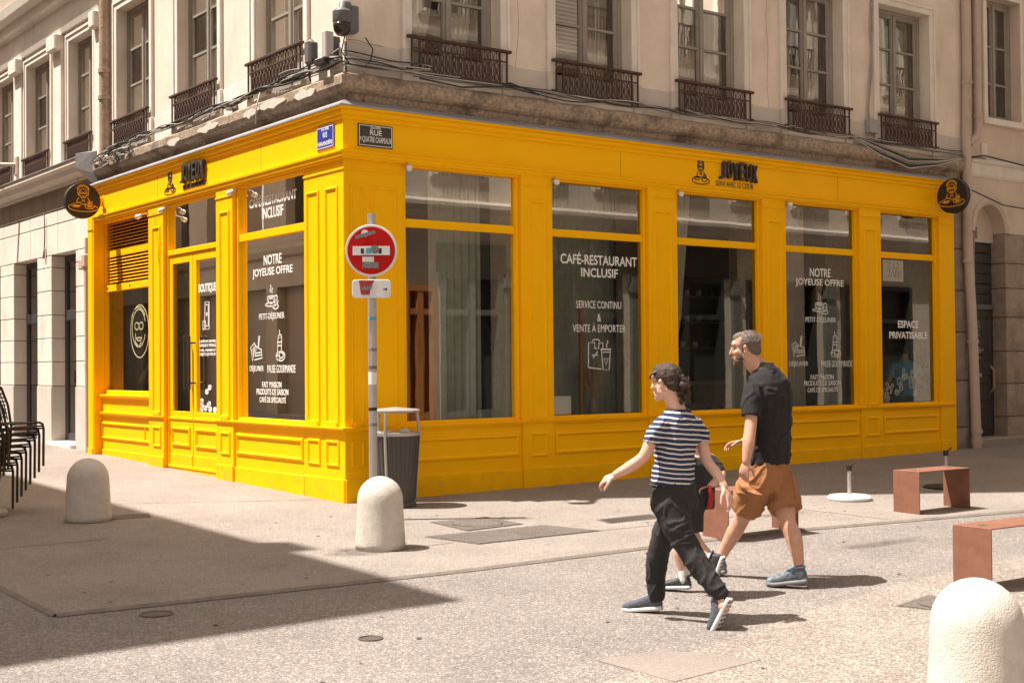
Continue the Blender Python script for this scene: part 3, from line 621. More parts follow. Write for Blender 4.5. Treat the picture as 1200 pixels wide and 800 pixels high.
# ------------------------------------------------------------------ signs fixed to the shopfront
def joyeux(side, x0, x1, e0, e1, lab, sx0, sx1):
    t = thing('raised_letter_sign', lab, 'sign', SIDE[side](x0, 0, 3.8))
    w = (x1 - x0) / 6
    for i, ch in enumerate('JOYEUX'):
        dz = (.0, .012, -.004, .006, .0, -.01)[i]
        text_box(ch, side, x0 + w * (i + .05), x0 + w * (i + .90), 3.865 + dz, 4.10 + dz, .014, LETTER, t, 'letter', .055, .012)
    text_box('SERVI AVEC LE CŒUR', side, sx0, sx1, 3.775, 3.84, .0125, LETTER, t, 'lettering', .004 if side == 'R' else .02, .0)
    strokes(side, e0, e1, 3.765, 4.10, .0125, EMB, .012, LETTER, t, 'emblem', .006)
    strokes(side, e0, e1, 3.765, 4.10, .0123, [arc(.5, .83, .14, .12, 10, 170)], .035, LETTER, t, 'emblem', .005)
joyeux('R', 5.60, 6.32, 5.12, 5.45, 'raised dark JOYEUX letters with a line emblem and slogan on the shaded right fascia', 5.56, 6.27)
joyeux('L', 4.22, 3.46, 4.86, 4.46, 'raised JOYEUX letters with emblem on the sunlit left fascia, casting deep shadows', 4.2, 3.5)
def disc_sign(F, axis, c, lab):
    """round double-faced projecting sign: disc perpendicular to the facade on a bracket"""
    s, d, z = c; t = thing('projecting_sign', lab, 'sign', F(s, 0, z)); n = 36; r = .262
    def ring(rr, ss): return [(ss, d + rr * math.cos(6.2832 * k / n), z + rr * math.sin(6.2832 * k / n)) for k in range(n)]
    MB(F).rings([ring(r - .006, s - .05), ring(r, s - .044), ring(r, s + .044), ring(r - .006, s + .05)]).build('disc', SIGNBLK, t, smooth=.5)
    h = MB(F); h.box(s - .012, s + .012, .0, d - r + .01, z - .06, z + .06); h.box(s - .04, s + .04, .0, .016, z - .12, z + .12); h.build('bracket', YEL if F is FR else YEL, t)
    for sg in (-1,):
        G = (lambda q, e, zz: F(s + sg * (.0505 + e), d + (q if True else 0), zz))
        fl = 1 if F is FL else -1
        strokes(G, -fl * -.235, -fl * .235, z - .17, z + .235, .0, EMB, .011, LOGOY, t, 'emblem')
        strokes(G, -fl * -.235, -fl * .235, z - .17, z + .235, .0, [arc(.5, .80, .17, .17, 5, 175), [(.3, .32), (.42, .31), (.4, .24), (.2, .24)], [(.62, .33), (.78, .33), (.76, .22), (.64, .22)]], .035, LOGOY, t, 'emblem')
    return t
disc_sign(FR, 0, (10.28, .33, 3.93), 'round black projecting sign with orange emblem at the right end of the shopfront')
disc_sign(FL, 0, (7.22, .33, 3.93), 'round black projecting sign with orange emblem at the left end of the shopfront')
def plate(side, sl, sr, z0, z1, m, lab, lines):
    F = SIDE[side]; a, b = min(sl, sr), max(sl, sr); t = thing('street_name_plate', lab, 'street sign', F(a, 0, z0))
    MB(F).box(a, b, .013, .026, z0, z1).build('plate', m, t, bevel=.004)
    MB(F).frame(a + .012, b - .012, z0 + .012, z1 - .012, [(0, .0262), (0, .0275), (.008, .0275), (.008, .0262)]).build('border', PLW, t)
    for tx, l, r, y0, y1 in lines:
        text_box(tx, side, sl + (sr - sl) * l, sl + (sr - sl) * r, z0 + (z1 - z0) * y0, z0 + (z1 - z0) * y1, .0262, PLW, t, thick=.0015, bold=.015)
plate('R', .165, .60, 3.80, 4.045, BLKP, 'black enamel RUE DES QUATRE CHAPEAUX plate right of the corner', [('2me ARRt', .35, .65, .80, .93), ('RUE', .34, .68, .52, .76), ('DES', .04, .10, .28, .42), ('QUATRE CHAPEAUX', .12, .97, .16, .46)])
plate('L', .545, .16, 3.80, 4.05, BLUEP, 'blue enamel RUE FERRANDIÈRE plate left of the corner', [('2me ARRt', .28, .72, .80, .93), ('RUE', .38, .62, .50, .72), ('FERRANDIÈRE', .08, .92, .16, .38)])
# little globe spots on the fascia
def spot(F, s, z, lab, d=.10):
    t = thing('globe_spotlight', lab, 'wall lamp', F(s, 0, z), group='globe spotlights along the shopfront')
    MB(F).tube([(s, -.02, z + .07), (s, d * .6, z + .05), (s, d, z + .02)], .009, 6).build('arm', GREYMET, t)
    b = MB(F); n = 12; R = []
    for k in range(1, 8): a = math.pi * k / 8; R.append([(s + .036 * math.sin(a) * math.cos(6.2832 * i / n), d + .036 * math.sin(a) * math.sin(6.2832 * i / n), z + .036 * math.cos(a)) for i in range(n)])
    b.rings(R); b.build('globe', mat('frosted_globe', (.72, .70, .66), .25), t, smooth=3)
    MB(F).tube([(s, d - .05, z + .02), (s, d - .012, z + .004)], .03, 10).build('socket', GREYMET, t)
for i, (s, n_) in enumerate(((.79, 'first'), (2.85, 'second'), (4.88, 'third'), (6.93, 'fourth'))): spot(FR, s - .03, 3.60, f'small white globe lamp at the top left of the {n_} right-hand shop window')
spot(FL, 2.62, 3.56, 'globe lamp left of the CAFÉ-RESTAURANT transom on the sunlit side'); spot(FL, 4.78, 3.56, 'globe lamp above the shop door beside the pilaster'); spot(FL, 5.15, 3.50, 'brightest globe lamp, at the corner of the louvre', .28)

# ------------------------------------------------------------------ boxes, camera and cables on the wall
t = thing('security_camera', 'grey dome camera on a bracket box at the building corner', 'camera', (.2, .08, 5.2))
MB(FR).box(.00, .17, -.08, .07, 5.0, 5.30).build('junction_box', mat('camera_grey', (.13, .135, .14), .5), t, bevel=.02)
MB().tube([(.08, -.0, 5.24), (-.02, -.14, 5.26), (-.12, -.22, 5.23), (-.14, -.24, 5.16)], .042, 12).build('arm', MATS['camera_grey'], t, smooth=.8)
MB().lathe([(.02, .16), (.075, .15), (.102, .12), (.102, .02), (.095, .0)], (-.14, -.24, 5.02), 20).build('housing', mat('camera_dark', (.10, .098, .095), .5), t, smooth=.6)
MB().lathe([(.098, .01), (.098, -.02), (.088, -.07), (.06, -.11), (.01, -.125)], (-.14, -.24, 5.01), 20).build('dome', mat('dome_dark', (.03, .022, .018), .12), t, smooth=2)
t = thing('wall_box', 'pale grey equipment box on the sunlit wall left of the dome camera', 'junction box', (0, .3, 4.8))
MB(FL).box(.19, .29, .0, .10, 4.76, 5.05).build('casing', mat('box_pale', (.42, .39, .36), .6), t, bevel=.01); MB(FL).box(.205, .28, -.08, .0, 4.80, 5.0).build('back_plate', DARKFR, t); MB(FL).box(.20, .42, -.04, .12, 4.70, 4.755).build('cable_gland', BLACK, t)
t = thing('wall_box', 'dark grey siren box on the sunlit wall, left of the pale box', 'junction box', (0, .8, 4.8))
MB(FL).box(.58, .72, .0, .09, 4.76, 5.04).build('casing', mat('box_dark', (.12, .11, .10), .6), t, bevel=.03); MB(FL).box(.54, .58, .0, .08, 4.80, 5.0).build('side_module', DARKFR, t, bevel=.01)
MB(FL).tube([(.66, .05, 4.76), (.70, .03, 4.66), (.72, .0, 4.60)], .012, 6).build('conduit', CABLE2, t)
tag(MB(FL).box(2.73, 2.90, -.06, .02, 4.62, 4.74).build('cable_box', GREYMET, bevel=.01), 'small grey cable box on the cornice below the sunlit wall', 'junction box')
tag(MB(FR).box(8.72, 8.93, -.07, .03, 4.78, 4.98).build('cable_box', mat('box_grey', (.30, .29, .28), .6), bevel=.01), 'grey box on the shaded wall between the fourth and fifth windows', 'junction box')
def cables(F, name, runs, lab, group=None):
    t = thing(name, lab, 'cable', F(*runs[0][0][0]))
    for pts, r, m in runs: MB(F).tube(pts, r, 5).build('cable', m, t, smooth=2)
def wav(s0, s1, z, d, amp, ph, n=None, sag=0):
    n = n or int(abs(s1 - s0) / .22) + 2; o = []
    for i in range(n + 1):
        t = i / n; s = s0 + (s1 - s0) * t
        o.append((s, d + .02 * math.sin(s * 2.7 + ph) + .012 * noise.noise(V((s * 4, ph, 0))), z + amp * noise.noise(V((s * 1.3, ph * 3.1, 2))) - sag * math.sin(math.pi * t)))
    return o
mats3 = (CABLE, CABLE2, CABLE3)
cables(FR, 'cable_bundle', [(wav(0, 11.0, 4.655 + .01 * i, .0 + .012 * (i % 3), .055, i * 1.7), .006 + .004 * (i % 2), mats3[i % 3]) for i in range(5)] +
       [(wav(0, 1.1, 4.68 + .02 * i, .03, .09, i + 20, 12), .008, mats3[i % 3]) for i in range(5)] + [([(.95, .03, 4.62), (1.5, .05, 4.58), (2.1, .07, 4.66), (2.6, .05, 4.62)], .011, CABLE2)] +
       [([(8.3, .02, 4.70), (8.9, .04, 4.62 - .03 * i), (9.6, .05, 4.50 - .035 * i), (10.3, .04, 4.53 - .02 * i), (11.0, .03, 4.60), (11.6, .02, 4.66)], .010, mats3[i % 3]) for i in range(6)] +
       [(wav(2.2, 3.9, 4.72, .03, .03, 44, sag=.13), .009, CABLE2), (wav(5, 7.1, 4.70, .02, .03, 51, sag=.07), .008, CABLE)], 'loose grey and black cables draped along the stone cornice of the shaded right side')
cables(FL, 'cable_bundle', [(wav(0, 7.3, 4.66 + .012 * i, .0 + .014 * (i % 3), .07, i * 2.3 + 5), .007 + .003 * (i % 3), mats3[(i + 2) % 3]) for i in range(7)] +
       [(wav(0, 1.4, 4.70 + .02 * i, .04, .1, i + 31, 14), .008, mats3[i % 3]) for i in range(5)] + [([(1.9, .03, 4.70), (1.93, .07, 4.5), (1.9, .10, 4.3)], .009, CABLE3)], 'thick bundle of pale cables sagging over the sunlit left cornice')
rr = random.Random(3); runs = []
for i in range(16):
    c = (6.9 + rr.uniform(-.75, .55), .05, 4.53 + rr.uniform(-.05, .08)); rx = rr.uniform(.10, .45); rz_ = rr.uniform(.02, .085); a0 = rr.uniform(0, 6)
    runs.append(([(c[0] + rx * math.cos(a0 + k * .7), c[1] + .04 * math.sin(k * 1.3 + i), c[2] + rz_ * math.sin(a0 + k * .7)) for k in range(8)], rr.choice((.007, .009, .011)), mats3[rr.choice((0, 2, 2, 0, 1))]))
cables(FL, 'cable_tangle', runs, 'messy tangle of pale cables at the left end of the cornice above the disc sign')
cables(FR, 'hanging_cable', [([(8.98, -.05, 7.6), (8.90, -.05, 6.5), (8.86, -.05, 5.8), (8.76, -.05, 5.0), (8.72, -.02, 4.7)], .012, CABLE), ([(8.98, -.05, 7.6), (8.86, -.05, 6.4), (8.88, -.05, 5.7), (8.80, -.05, 5.2), (8.80, -.05, 4.98)], .008, CABLE)], 'thin cable hanging down the wall beside the fifth right-hand window')
cables(FR, 'camera_lead', [([(.28, .0, 4.98), (.36, .02, 4.86), (.33, .02, 4.74), (.26, .03, 4.66)], .008, CABLE2), ([(-.1, .22, 4.9), (-.10, .15, 4.75), (.05, .05, 4.66)], .007, CABLE2)], 'black lead looping from the dome camera down to the cornice')
cables(FR, 'street_cable', [([(11.1, .05, 4.62), (11.5, .06, 4.68), (12.2, .05, 4.64), (13.5, .06, 4.55), (16, .05, 4.6)], .014, CABLE2), ([(10.6, .1, 4.2), (11.3, .05, 4.08), (12.0, .05, 3.93), (13.2, .03, 3.9), (15, .03, 4.0)], .011, CABLE2)], 'black cables running off to the right over the arched doorway')

# ------------------------------------------------------------------ drain pipes
def pipe(name, pts, r, m, lab, collars, F=FR, feet=None):
    t = thing(name, lab, 'drainpipe', F(*pts[-1])); MB(F).tube(pts, r, 14).build('pipe', m, t, smooth=.8)
    for s, d, z in collars: MB(F).tube([(s, d, z - .03), (s, d, z + .03)], r * 1.2, 14).build('collar', m, t, smooth=.8)
pipe('drainpipe', [(11.12, .0, 16), (11.14, .0, 10), (11.14, .0, 6), (11.10, .0, 4.9), (11.10, .0, 3.2), (11.16, .02, 2.0), (11.22, .03, .09)], .075, PIPE, 'tall pinkish drainpipe right of the shopfront, running to the ground', [(11.14, .0, 5.8), (11.10, .0, 3.0), (11.17, .02, 1.75), (11.22, .03, .35), (11.22, .03, .2)])
pipe('drainpipe', [(11.42, .0, 16), (11.42, .0, 10), (11.42, .0, 5.1), (11.38, .0, 4.98), (11.25, .0, 4.9), (11.16, .0, 4.84)], .065, PIPE, 'upper drainpipe beside it that bends into the taller pipe', [(11.42, .0, 5.3)])
pipe('drainpipe', [(7.22, -.02, 12), (7.22, -.02, 6), (7.22, -.02, 4.66)], .085, ROUGHPIPE, 'crumbling brown drainpipe on the sunlit left facade', [(7.22, -.02, 5.9), (7.22, -.02, 5.5), (7.22, -.02, 7.1)], FL)
pipe('drainpipe', [(7.88, .02, 3.45), (7.88, .03, 2.9), (7.88, .02, .16)], .045, PIPE, 'thin pipe in the gap left of the yellow shopfront', [(7.88, .02, 2.9), (7.88, .02, 1.5)], FL)

# ------------------------------------------------------------------ left neighbour
LN = thing('stone_building', 'sunlit pale stone building left of the yellow shopfront', 'building', (.08, 12, 0))
LNW = [(7.87, 8.98), (9.92, 11.2), (11.94, 13.2), (14.0, 15.2), (16.1, 17.3)]
wall(FL, 7.45, 22, 4.58, 16.2, [(a, b, Z0, 6.70) for a, b in LNW] + [(a, b, 8.25, 10.3) for a, b in LNW], WD, WD - .36, 'facade_wall', BLOCK, LN)
for a, b in LNW:
    casement(FL, a, b, Z0, 6.70, WD - .14, LN, MATS['grey_curtain'], 0); surround(FL, a, b, Z0, 6.70, LN, WD, .12); railing(FL, a - .03, b + .03, 4.68, 5.085, -.01, LN)
    casement(FL, a, b, 8.25, 10.3, WD - .14, LN, MATS['grey_curtain'], 0, munt=(9.2, 9.8), panel=None); railing(FL, a - .03, b + .03, 8.2, 8.9, .02, LN)
for a, b in zip([x[1] for x in LNW], [x[0] for x in LNW[1:]]):
    c = (a + b) / 2; MB(FL).box(c - .2, c + .2, WD, WD + .06, 4.66, 6.78).build('pilaster', TRIM, LN, bevel=.006)
    MB(FL).box(c - .22, c + .22, WD, WD + .17, 6.62, 6.88).build('console', TRIM, LN, bevel=.02)
MB(FL).box(7.45, 7.72, WD, WD + .05, 4.66, 6.86).build('pilaster', TRIM, LN, bevel=.006); MB(FL).box(7.48, 7.70, WD, WD + .15, 6.62, 6.88).build('console', TRIM, LN, bevel=.02)
MB(FL).prof([(WD, 6.88), (WD + .06, 6.88), (WD + .08, 6.96), (WD + .09, 7.3), (WD + .13, 7.34), (WD + .2, 7.36), (WD + .22, 7.5), (WD + .33, 7.56), (WD + .36, 7.7), (WD, 7.8)], 7.46, 22).build('entablature', TRIM, LN)
MB(FL).prof([(WD - .3, 4.40), (WD + .03, 4.40), (WD + .04, 4.46), (WD + .16, 4.5), (WD + .19, 4.58), (WD + .24, 4.62), (WD + .24, 4.68), (WD, 4.74), (WD - .3, 4.74)], 7.95, 22).build('cornice', TRIM, LN)
MB(FL).prof([(WD, 4.66), (WD + .26, 4.685), (WD + .26, 4.70), (WD, 4.76)], 7.9, 22).build('zinc_capping', ZINC, LN)
MB(FL).add([(7.93, WD, 4.30), (7.93, WD + .27, 4.52), (7.93, WD + .27, 4.74), (7.93, WD, 4.78), (7.60, WD, 4.2), (7.60, WD + .10, 4.42), (7.60, WD + .12, 4.74), (7.60, WD, 4.78)], [(0, 1, 2, 3), (4, 5, 6, 7), (0, 1, 5, 4), (1, 2, 6, 5), (2, 3, 7, 6), (3, 0, 4, 7)]).build('lead_end_cap', ZINC, LN)
DOORS = [(8.72, 9.93), (10.68, 12.03), (12.85, 14.2), (15.1, 16.4), (17.3, 18.6)]
wall(FL, 7.97, 22, .0, 4.42, [(a - .014, b + .014, -.1, 3.344) for a, b in DOORS], WD - .02, WD - .5, 'backing_wall', JOINT, LN)
zz = [.10, 1.165, 1.566, 1.955, 2.343, 2.745, 3.134, 3.33]
cols = [(8.05, 8.72)] + [(a[1], b[0]) for a, b in zip(DOORS, DOORS[1:])] + [(18.6, 19.5), (19.5, 20.6), (20.6, 22)]
for a, b in cols:
    for i, (z0, z1) in enumerate(zip(zz, zz[1:])):
        pp = .012 if i == 0 else 0
        MB(FL).box(a - pp * .5 + .0, b + pp * .5, WD - .30, WD + pp + random.uniform(-.002, .002), z0 + .006, z1 - .006).build('stone_block', BLOCKB if i == 0 else BLOCK, LN, bevel=.007)
s = 8.05
while s < 21.5:
    L_ = 1.55 + random.uniform(-.1, .1)
    for z0, z1 in ((3.33, 3.83), (3.83, 4.06)):
        off = 0 if z0 < 3.5 else .0
        MB(FL).box(s, min(22, s + L_) - .004, WD - .30, WD + random.uniform(-.0015, .0015), z0 + .007, z1 - .007).build('stone_block', BLOCK, LN, bevel=.007)
    s += L_
MB(FL).box(8.0, 22, WD - .3, WD + .012, 4.065, 4.405).build('frieze', mat('brown_frieze', (.30, .225, .17), .9, var=.25, vscale=3, bump=.2, bscale=40, stretch=(1, 1, .3)), LN)
for i, (a, b) in enumerate(DOORS):
    D = MB(FL); dd = WD - .22
    D.frame(a, b, .18, 3.33, [(0, dd), (0, dd - .06), (.10, dd - .06), (.10, dd - .02), (.09, dd)]); D.box(a + .1, b - .1, dd - .05, dd + .01, 2.25, 2.42); D.box((a + b) / 2 - .06, (a + b) / 2 + .06, dd - .05, dd - .005, .2, 2.3); D.box(a + .1, b - .1, dd - .05, dd - .01, .2, .38)
    d_ = D.build('glazed_door', DARKFR, LN, bevel=.004)
    for q0, q1 in ((.38, 2.25), (2.42, 3.24)): MB(FL).box(a + .09, b - .09, dd - .04, dd - .03, q0, q1).build('glass_pane', OLDGL, d_)
    if i == 0:
        MB(FL).tube([(9.22, dd, 1.22), (9.22, dd + .07, 1.22), (9.22, dd + .07, 1.42), (9.22, dd, 1.42)], .015, 6).build('handle', BLACK, d_); MB(FL).box(9.1, 9.3, dd + .0, dd + .05, 1.28, 1.36).build('handle', BLACK, d_)
        MB(FL).box(8.70, 9.96, WD - .3, WD + .10, .10, .26).build('door_step', TRIM, LN, bevel=.02)
MB(FL).box(8, 22, -3.2, -3.1, 0, 16).build('inner_wall', mat('warm_room', (.10, .085, .07), .9), LN)
MB(FL).box(7.6, 22, -3.1, -.45, 4.3, 4.55).build('floor_slab', DARKROOM, LN); MB(FL).box(7.45, 22, -6, -.3, 16.2, 16.6).build('roof', MATS['roof_tiles'], LN)
MB(FL).box(7.9, 7.99, -3, -.1, 0, 4.4).build('party_wall', DARKROOM, LN)
t = thing('wall_bracket', 'old beige pulley bracket on the stone pier left of the shopfront', 'bracket', (0, 8, 3))
for a, b, c, d, e, f_ in ((8.02, 8.22, -.08, .06, 2.98, 3.14), (7.80, 7.96, -.05, .1, 3.0, 3.2), (7.95, 8.05, -.06, .03, 2.72, 3.0)): MB(FL).box(a, b, c, d, e, f_).build('block', PIPE, t, bevel=.015)
t = thing('street_lamp_arm', 'beige lamp bracket sticking out left over the far cornice', 'bracket', (0, 10.3, 5))
MB(FL).box(11.5, 11.68, WD, .02, 4.85, 5.2).build('mounting', PIPE, t, bevel=.02); MB(FL).tube([(11.6, .0, 5.05), (11.95, .35, 5.07), (12.6, 1.0, 5.1)], .035, 8).build('arm', PIPE, t)
cables(FL, 'lamp_wire', [([(10.2, -.05, 4.05), (10.18, -.05, 3.7), (10.2, -.05, 3.48)], .010, CABLE2), ([(10.2, -.05, 3.48), (10.24, -.05, 3.3)], .022, CABLE)], 'short wire hanging on the stone wall above the dark doors')

# ------------------------------------------------------------------ right neighbour
RN = thing('doorway_building', 'shaded building right of the shopfront with an arched stone doorway', 'building', (12, .08, 0))
RNW = [(11.78, 12.72), (14.2, 15.2), (16.8, 17.8), (19.4, 20.4)]
arch_c = 11.81; ar = .43; a_top = 3.985
wall(FR, 11.25, 30, 4.58, 16.2, [(a, b, 5.33, 7.3) for a, b in RNW] + [(a, b, 8.6, 10.6) for a, b in RNW], WD, WD - .36, 'facade_wall', STUCCO2, RN)
for i, (a, b) in enumerate(RNW):
    casement(FR, a, b, 5.33, 7.3, WD - .17, RN, CURT, 1, munt=(5.95, 6.55), panel=None); casement(FR, a, b, 8.6, 10.6, WD - .17, RN, CURT, 1, munt=(9.2, 9.9), panel=None)
    surround(FR, a, b, 5.33, 7.3, RN, WD, .12); MB(FR).box(a - .15, b + .15, WD - .2, WD + .07, 5.22, 5.325).build('sill', TRIM, RN, bevel=.012)
MB(FR).prof([(WD - .3, 4.36), (WD + .01, 4.36), (WD + .03, 4.4), (WD + .035, 4.56), (WD + .07, 4.59), (WD + .07, 4.62), (WD, 4.66), (WD - .3, 4.66)], 11.27, 30).build('string_course', TRIM, RN)
# ground-floor wall with arched opening: built as polygon ring round the arch
pts = []
N_ = 16; oa = []
for i in range(N_ + 1):
    th = math.pi * (1 - i / N_); oa.append((arch_c + ar * math.cos(th), 3.50 + .46 * (math.sin(th) ** .9 if math.sin(th) > 0 else 0)))
b = MB(FR)
for (x0, z0), (x1, z1) in zip(oa, oa[1:]):
    b.rings([[(x0, d, z0), (x1, d, z1), (x1, d, 4.36), (x0, d, 4.36)] for d in (WD, WD - .3)])
b.box(11.25, arch_c - ar, WD - .3, WD, 3.5, 4.36); b.box(arch_c + ar, 30, WD - .3, WD, 3.5, 4.36); b.build('spandrel_wall', STUCCO2, RN)
R = []
for (x, z), k in zip(oa, range(99)):
    th = math.pi * (1 - k / N_); c_, s_ = math.cos(th), math.sin(th)
    R.append([(x + c_ * q, d, z + s_ * q * 1.1) for q, d in ((-.02, WD - .22), (-.02, WD + .015), (.03, WD + .04), (.075, WD + .035), (.09, WD - .01))])
MB(FR).rings(R).build('arch_moulding', STUCCO2, RN, smooth=.5)
MB(FR).box(arch_c - ar, arch_c + ar, WD - .30, WD - .22, 3.36, 4.0).build('tympanum', STUCCO2, RN)
MB(FR).box(11.66, 11.78, WD - .22, WD - .205, 3.42, 3.60).build('number_plate', mat('plaque', (.13, .12, .12), .4), RN); text_box('11', 'R', 11.69, 11.75, 3.46, 3.56, WD - .204, MATS['box_pale'], RN, 'number')
# stone blocks either side of the door
def blocks(s0, s1, zs, dd, m=ROCK):
    for z0, z1 in zip(zs, zs[1:]):
        b = MB(FR); nn = 4; nz = 3; jj = lambda: random.uniform(.0, .022); vs = []
        for i in range(nn + 1):
            for j in range(nz + 1):
                e = i in (0, nn) or j in (0, nz); vs.append((s0 + .006 + (s1 - s0 - .012) * i / nn, dd + (0 if e else .012 + jj()), z0 + .007 + (z1 - z0 - .014) * j / nz))
        b.add(vs, [(i * (nz + 1) + j, (i + 1) * (nz + 1) + j, (i + 1) * (nz + 1) + j + 1, i * (nz + 1) + j + 1) for i in range(nn) for j in range(nz)])
        b.box(s0 + .006, s1 - .006, dd - .35, dd - .0005, z0 + .007, z1 - .007); b.build('stone_block', m, RN)
zs = [.05, .55, 1.08, 1.6, 2.15, 2.62, 3.02, 3.5]
blocks(11.24, arch_c - ar + .02, zs, WD); blocks(arch_c + ar - .02, 13.1, zs, WD)
blocks(10.70, 11.22, [.05, .42, 1.15, 1.9, 2.55, 3.2, 4.3], WD - .02, mat('old_pier_stone', (.31, .25, .205), .95, var=.25, vscale=4, bump=.8, bscale=18, dirt=((.20, .17, .15), 2, .5, .6, .5)))
sx = 13.1
while sx < 24: blocks(sx, sx + 1.1, zs, WD); sx += 1.1
MB(FR).box(10.7, 24.3, WD - .5, WD - .03, 0, 3.5).box(11.25, 30, WD - .55, WD - .31, 0, 4.4) if False else None
bw = MB(FR); bw.box(10.72, arch_c - ar - .03, WD - .45, WD - .05, 0, 4.33); bw.box(arch_c + ar + .03, 30, WD - .45, WD - .02, 0, 3.5); bw.build('backing_wall', JOINT, RN)
D = MB(FR); dd = WD - .24
a0, a1 = arch_c - ar + .02, arch_c + ar - .02
DG = mat('dark_door_paint', (.030, .030, .028), .55, var=.3, vscale=6, vcol=(.05, .04, .035))
d_ = MB(FR).box(a0, a1, dd - .05, dd, .24, 2.3).build('door', DG, RN)
MB(FR).box(a0, a1, dd - .05, dd + .03, 2.28, 2.36).build('transom', MATS['box_dark'], d_)
for i in range(6): MB(FR).box(a0, a1, dd - .05, dd - .01 - .004 * (i % 2), 2.37 + i * .165, 2.37 + i * .165 + .15).build('board', DG, d_)
for z0, z1 in ((.34, .72), (.82, 1.12), (1.22, 1.45), (1.55, 2.18)): MB(FR).frame(a0 + .08, a1 - .08, z0, z1, [(0, dd), (.01, dd + .015), (.03, dd + .012), (.04, dd)]).build('panel_moulding', DG, d_)
MB(FR).box(a0 + .25, a0 + .47, dd + .001, dd + .02, 1.19, 1.25).build('letter_slot', mat('dull_steel', (.35, .33, .30), .5, metal=.4), d_)
MB(FR).tube([(a1 - .08, dd, .95), (a1 - .08, dd + .06, 1.0), (a1 - .08, dd + .06, 1.3), (a1 - .08, dd, 1.36)], .022, 8).build('handle', mat('brass_worn', (.35, .24, .16), .5), d_)
MB(FR).box(a0 + .2, a0 + .36, dd + .001, dd + .012, 1.70, 1.76).build('name_plate', MATS['dull_steel'], d_)
scr = [[(rr.random(), rr.random()) for _ in range(14)] for k in range(3)]
strokes('R', a0 + .02, a0 + .55, 1.45, 1.68, dd + .012, scr, .010, MATS['box_pale'], d_, 'graffiti'); strokes('R', a0 + .02, a0 + .48, 1.82, 2.10, dd + .012, [[(rr.random(), rr.random()) for _ in range(12)] for k in range(2)], .010, MATS['box_pale'], d_, 'graffiti')
MB(FR).box(a0 - .12, 13.6, WD - .3, WD + .16, .0, .235).build('door_step', mat('step_stone', (.30, .25, .21), .9, var=.2), RN, bevel=.015)
MB(FR).box(11.35, 30, -3, -2.9, 0, 16).build('inner_wall', MATS['warm_room'], RN); MB(FR).box(11.3, 30, -2.9, -.45, 4.4, 4.6).build('floor_slab', DARKROOM, RN); MB(FR).box(11.25, 30, -9, -.3, 16.2, 16.6).build('roof', MATS['roof_tiles'], RN)
MB(FR).box(11.58, 11.72, WD, WD + .04, 4.66, 4.90).build('wall_plaque', TRIM, RN)

# ------------------------------------------------------------------ buildings across the streets (they cast the shade and fill the reflections)
WB = thing('west_building', 'tall building across the left street whose shadow falls on the junction', 'building', (-7.94, -1.62, 0))
FW = lambda s, d, z: (-7.80 + d, s + .23, z)
opsW = [(y, y + 1.1, z, z + 2.1) for y in [(-.6 + 2.3 * i) for i in range(14)] for z in (4.8, 8.2, 11.3)] + [(y - .3, y + 1.4, .3, 3.4) for y in [(-.4 + 2.3 * i) for i in range(14)]]
wall(FW, -1.62, 34, -.3, 13.6, opsW, 0, -.4, 'facade_wall', mat('west_stucco', (.36, .29, .225), .9, var=.15, vscale=1), WB)
MB(FW).box(-1.62, 34, -9, -.42, -.3, 13.6).build('body', DARKROOM, WB)
for o_ in opsW: MB(FW).add([(o_[0], -.25, o_[2]), (o_[1], -.25, o_[2]), (o_[1], -.25, o_[3]), (o_[0], -.25, o_[3])], [(0, 1, 2, 3)]).build('window', OLDGL if o_[2] > 1 else mat('shutter_brown', (.26, .205, .155), .7), WB)
MB(FW).prof([(-.4, 13.6), (.05, 13.6), (.06, 13.8), (-.0, 14.0), (-.4, 14.0)], -1.62, 34).build('eaves_cornice', MATS['west_stucco'], WB)
MB(FW).box(-1.62, 34, -9, -.4, 13.6, 13.95).build('roof', MATS['roof_tiles'], WB)
for y, h in ((.9, 1.2), (3.9, 1.0), (8, 1.4)): MB(FW).box(y, y + .5, -.55, .02 if y < 1 else -.2, 13.9, 13.9 + h * .5).build('chimney', MATS['west_stucco'], WB)
MB(FW).prof([(0, 4.1), (.12, 4.15), (.2, 4.3), (.2, 4.4), (0, 4.45)], -1.62, 34).build('string_course', MATS['west_stucco'], WB)

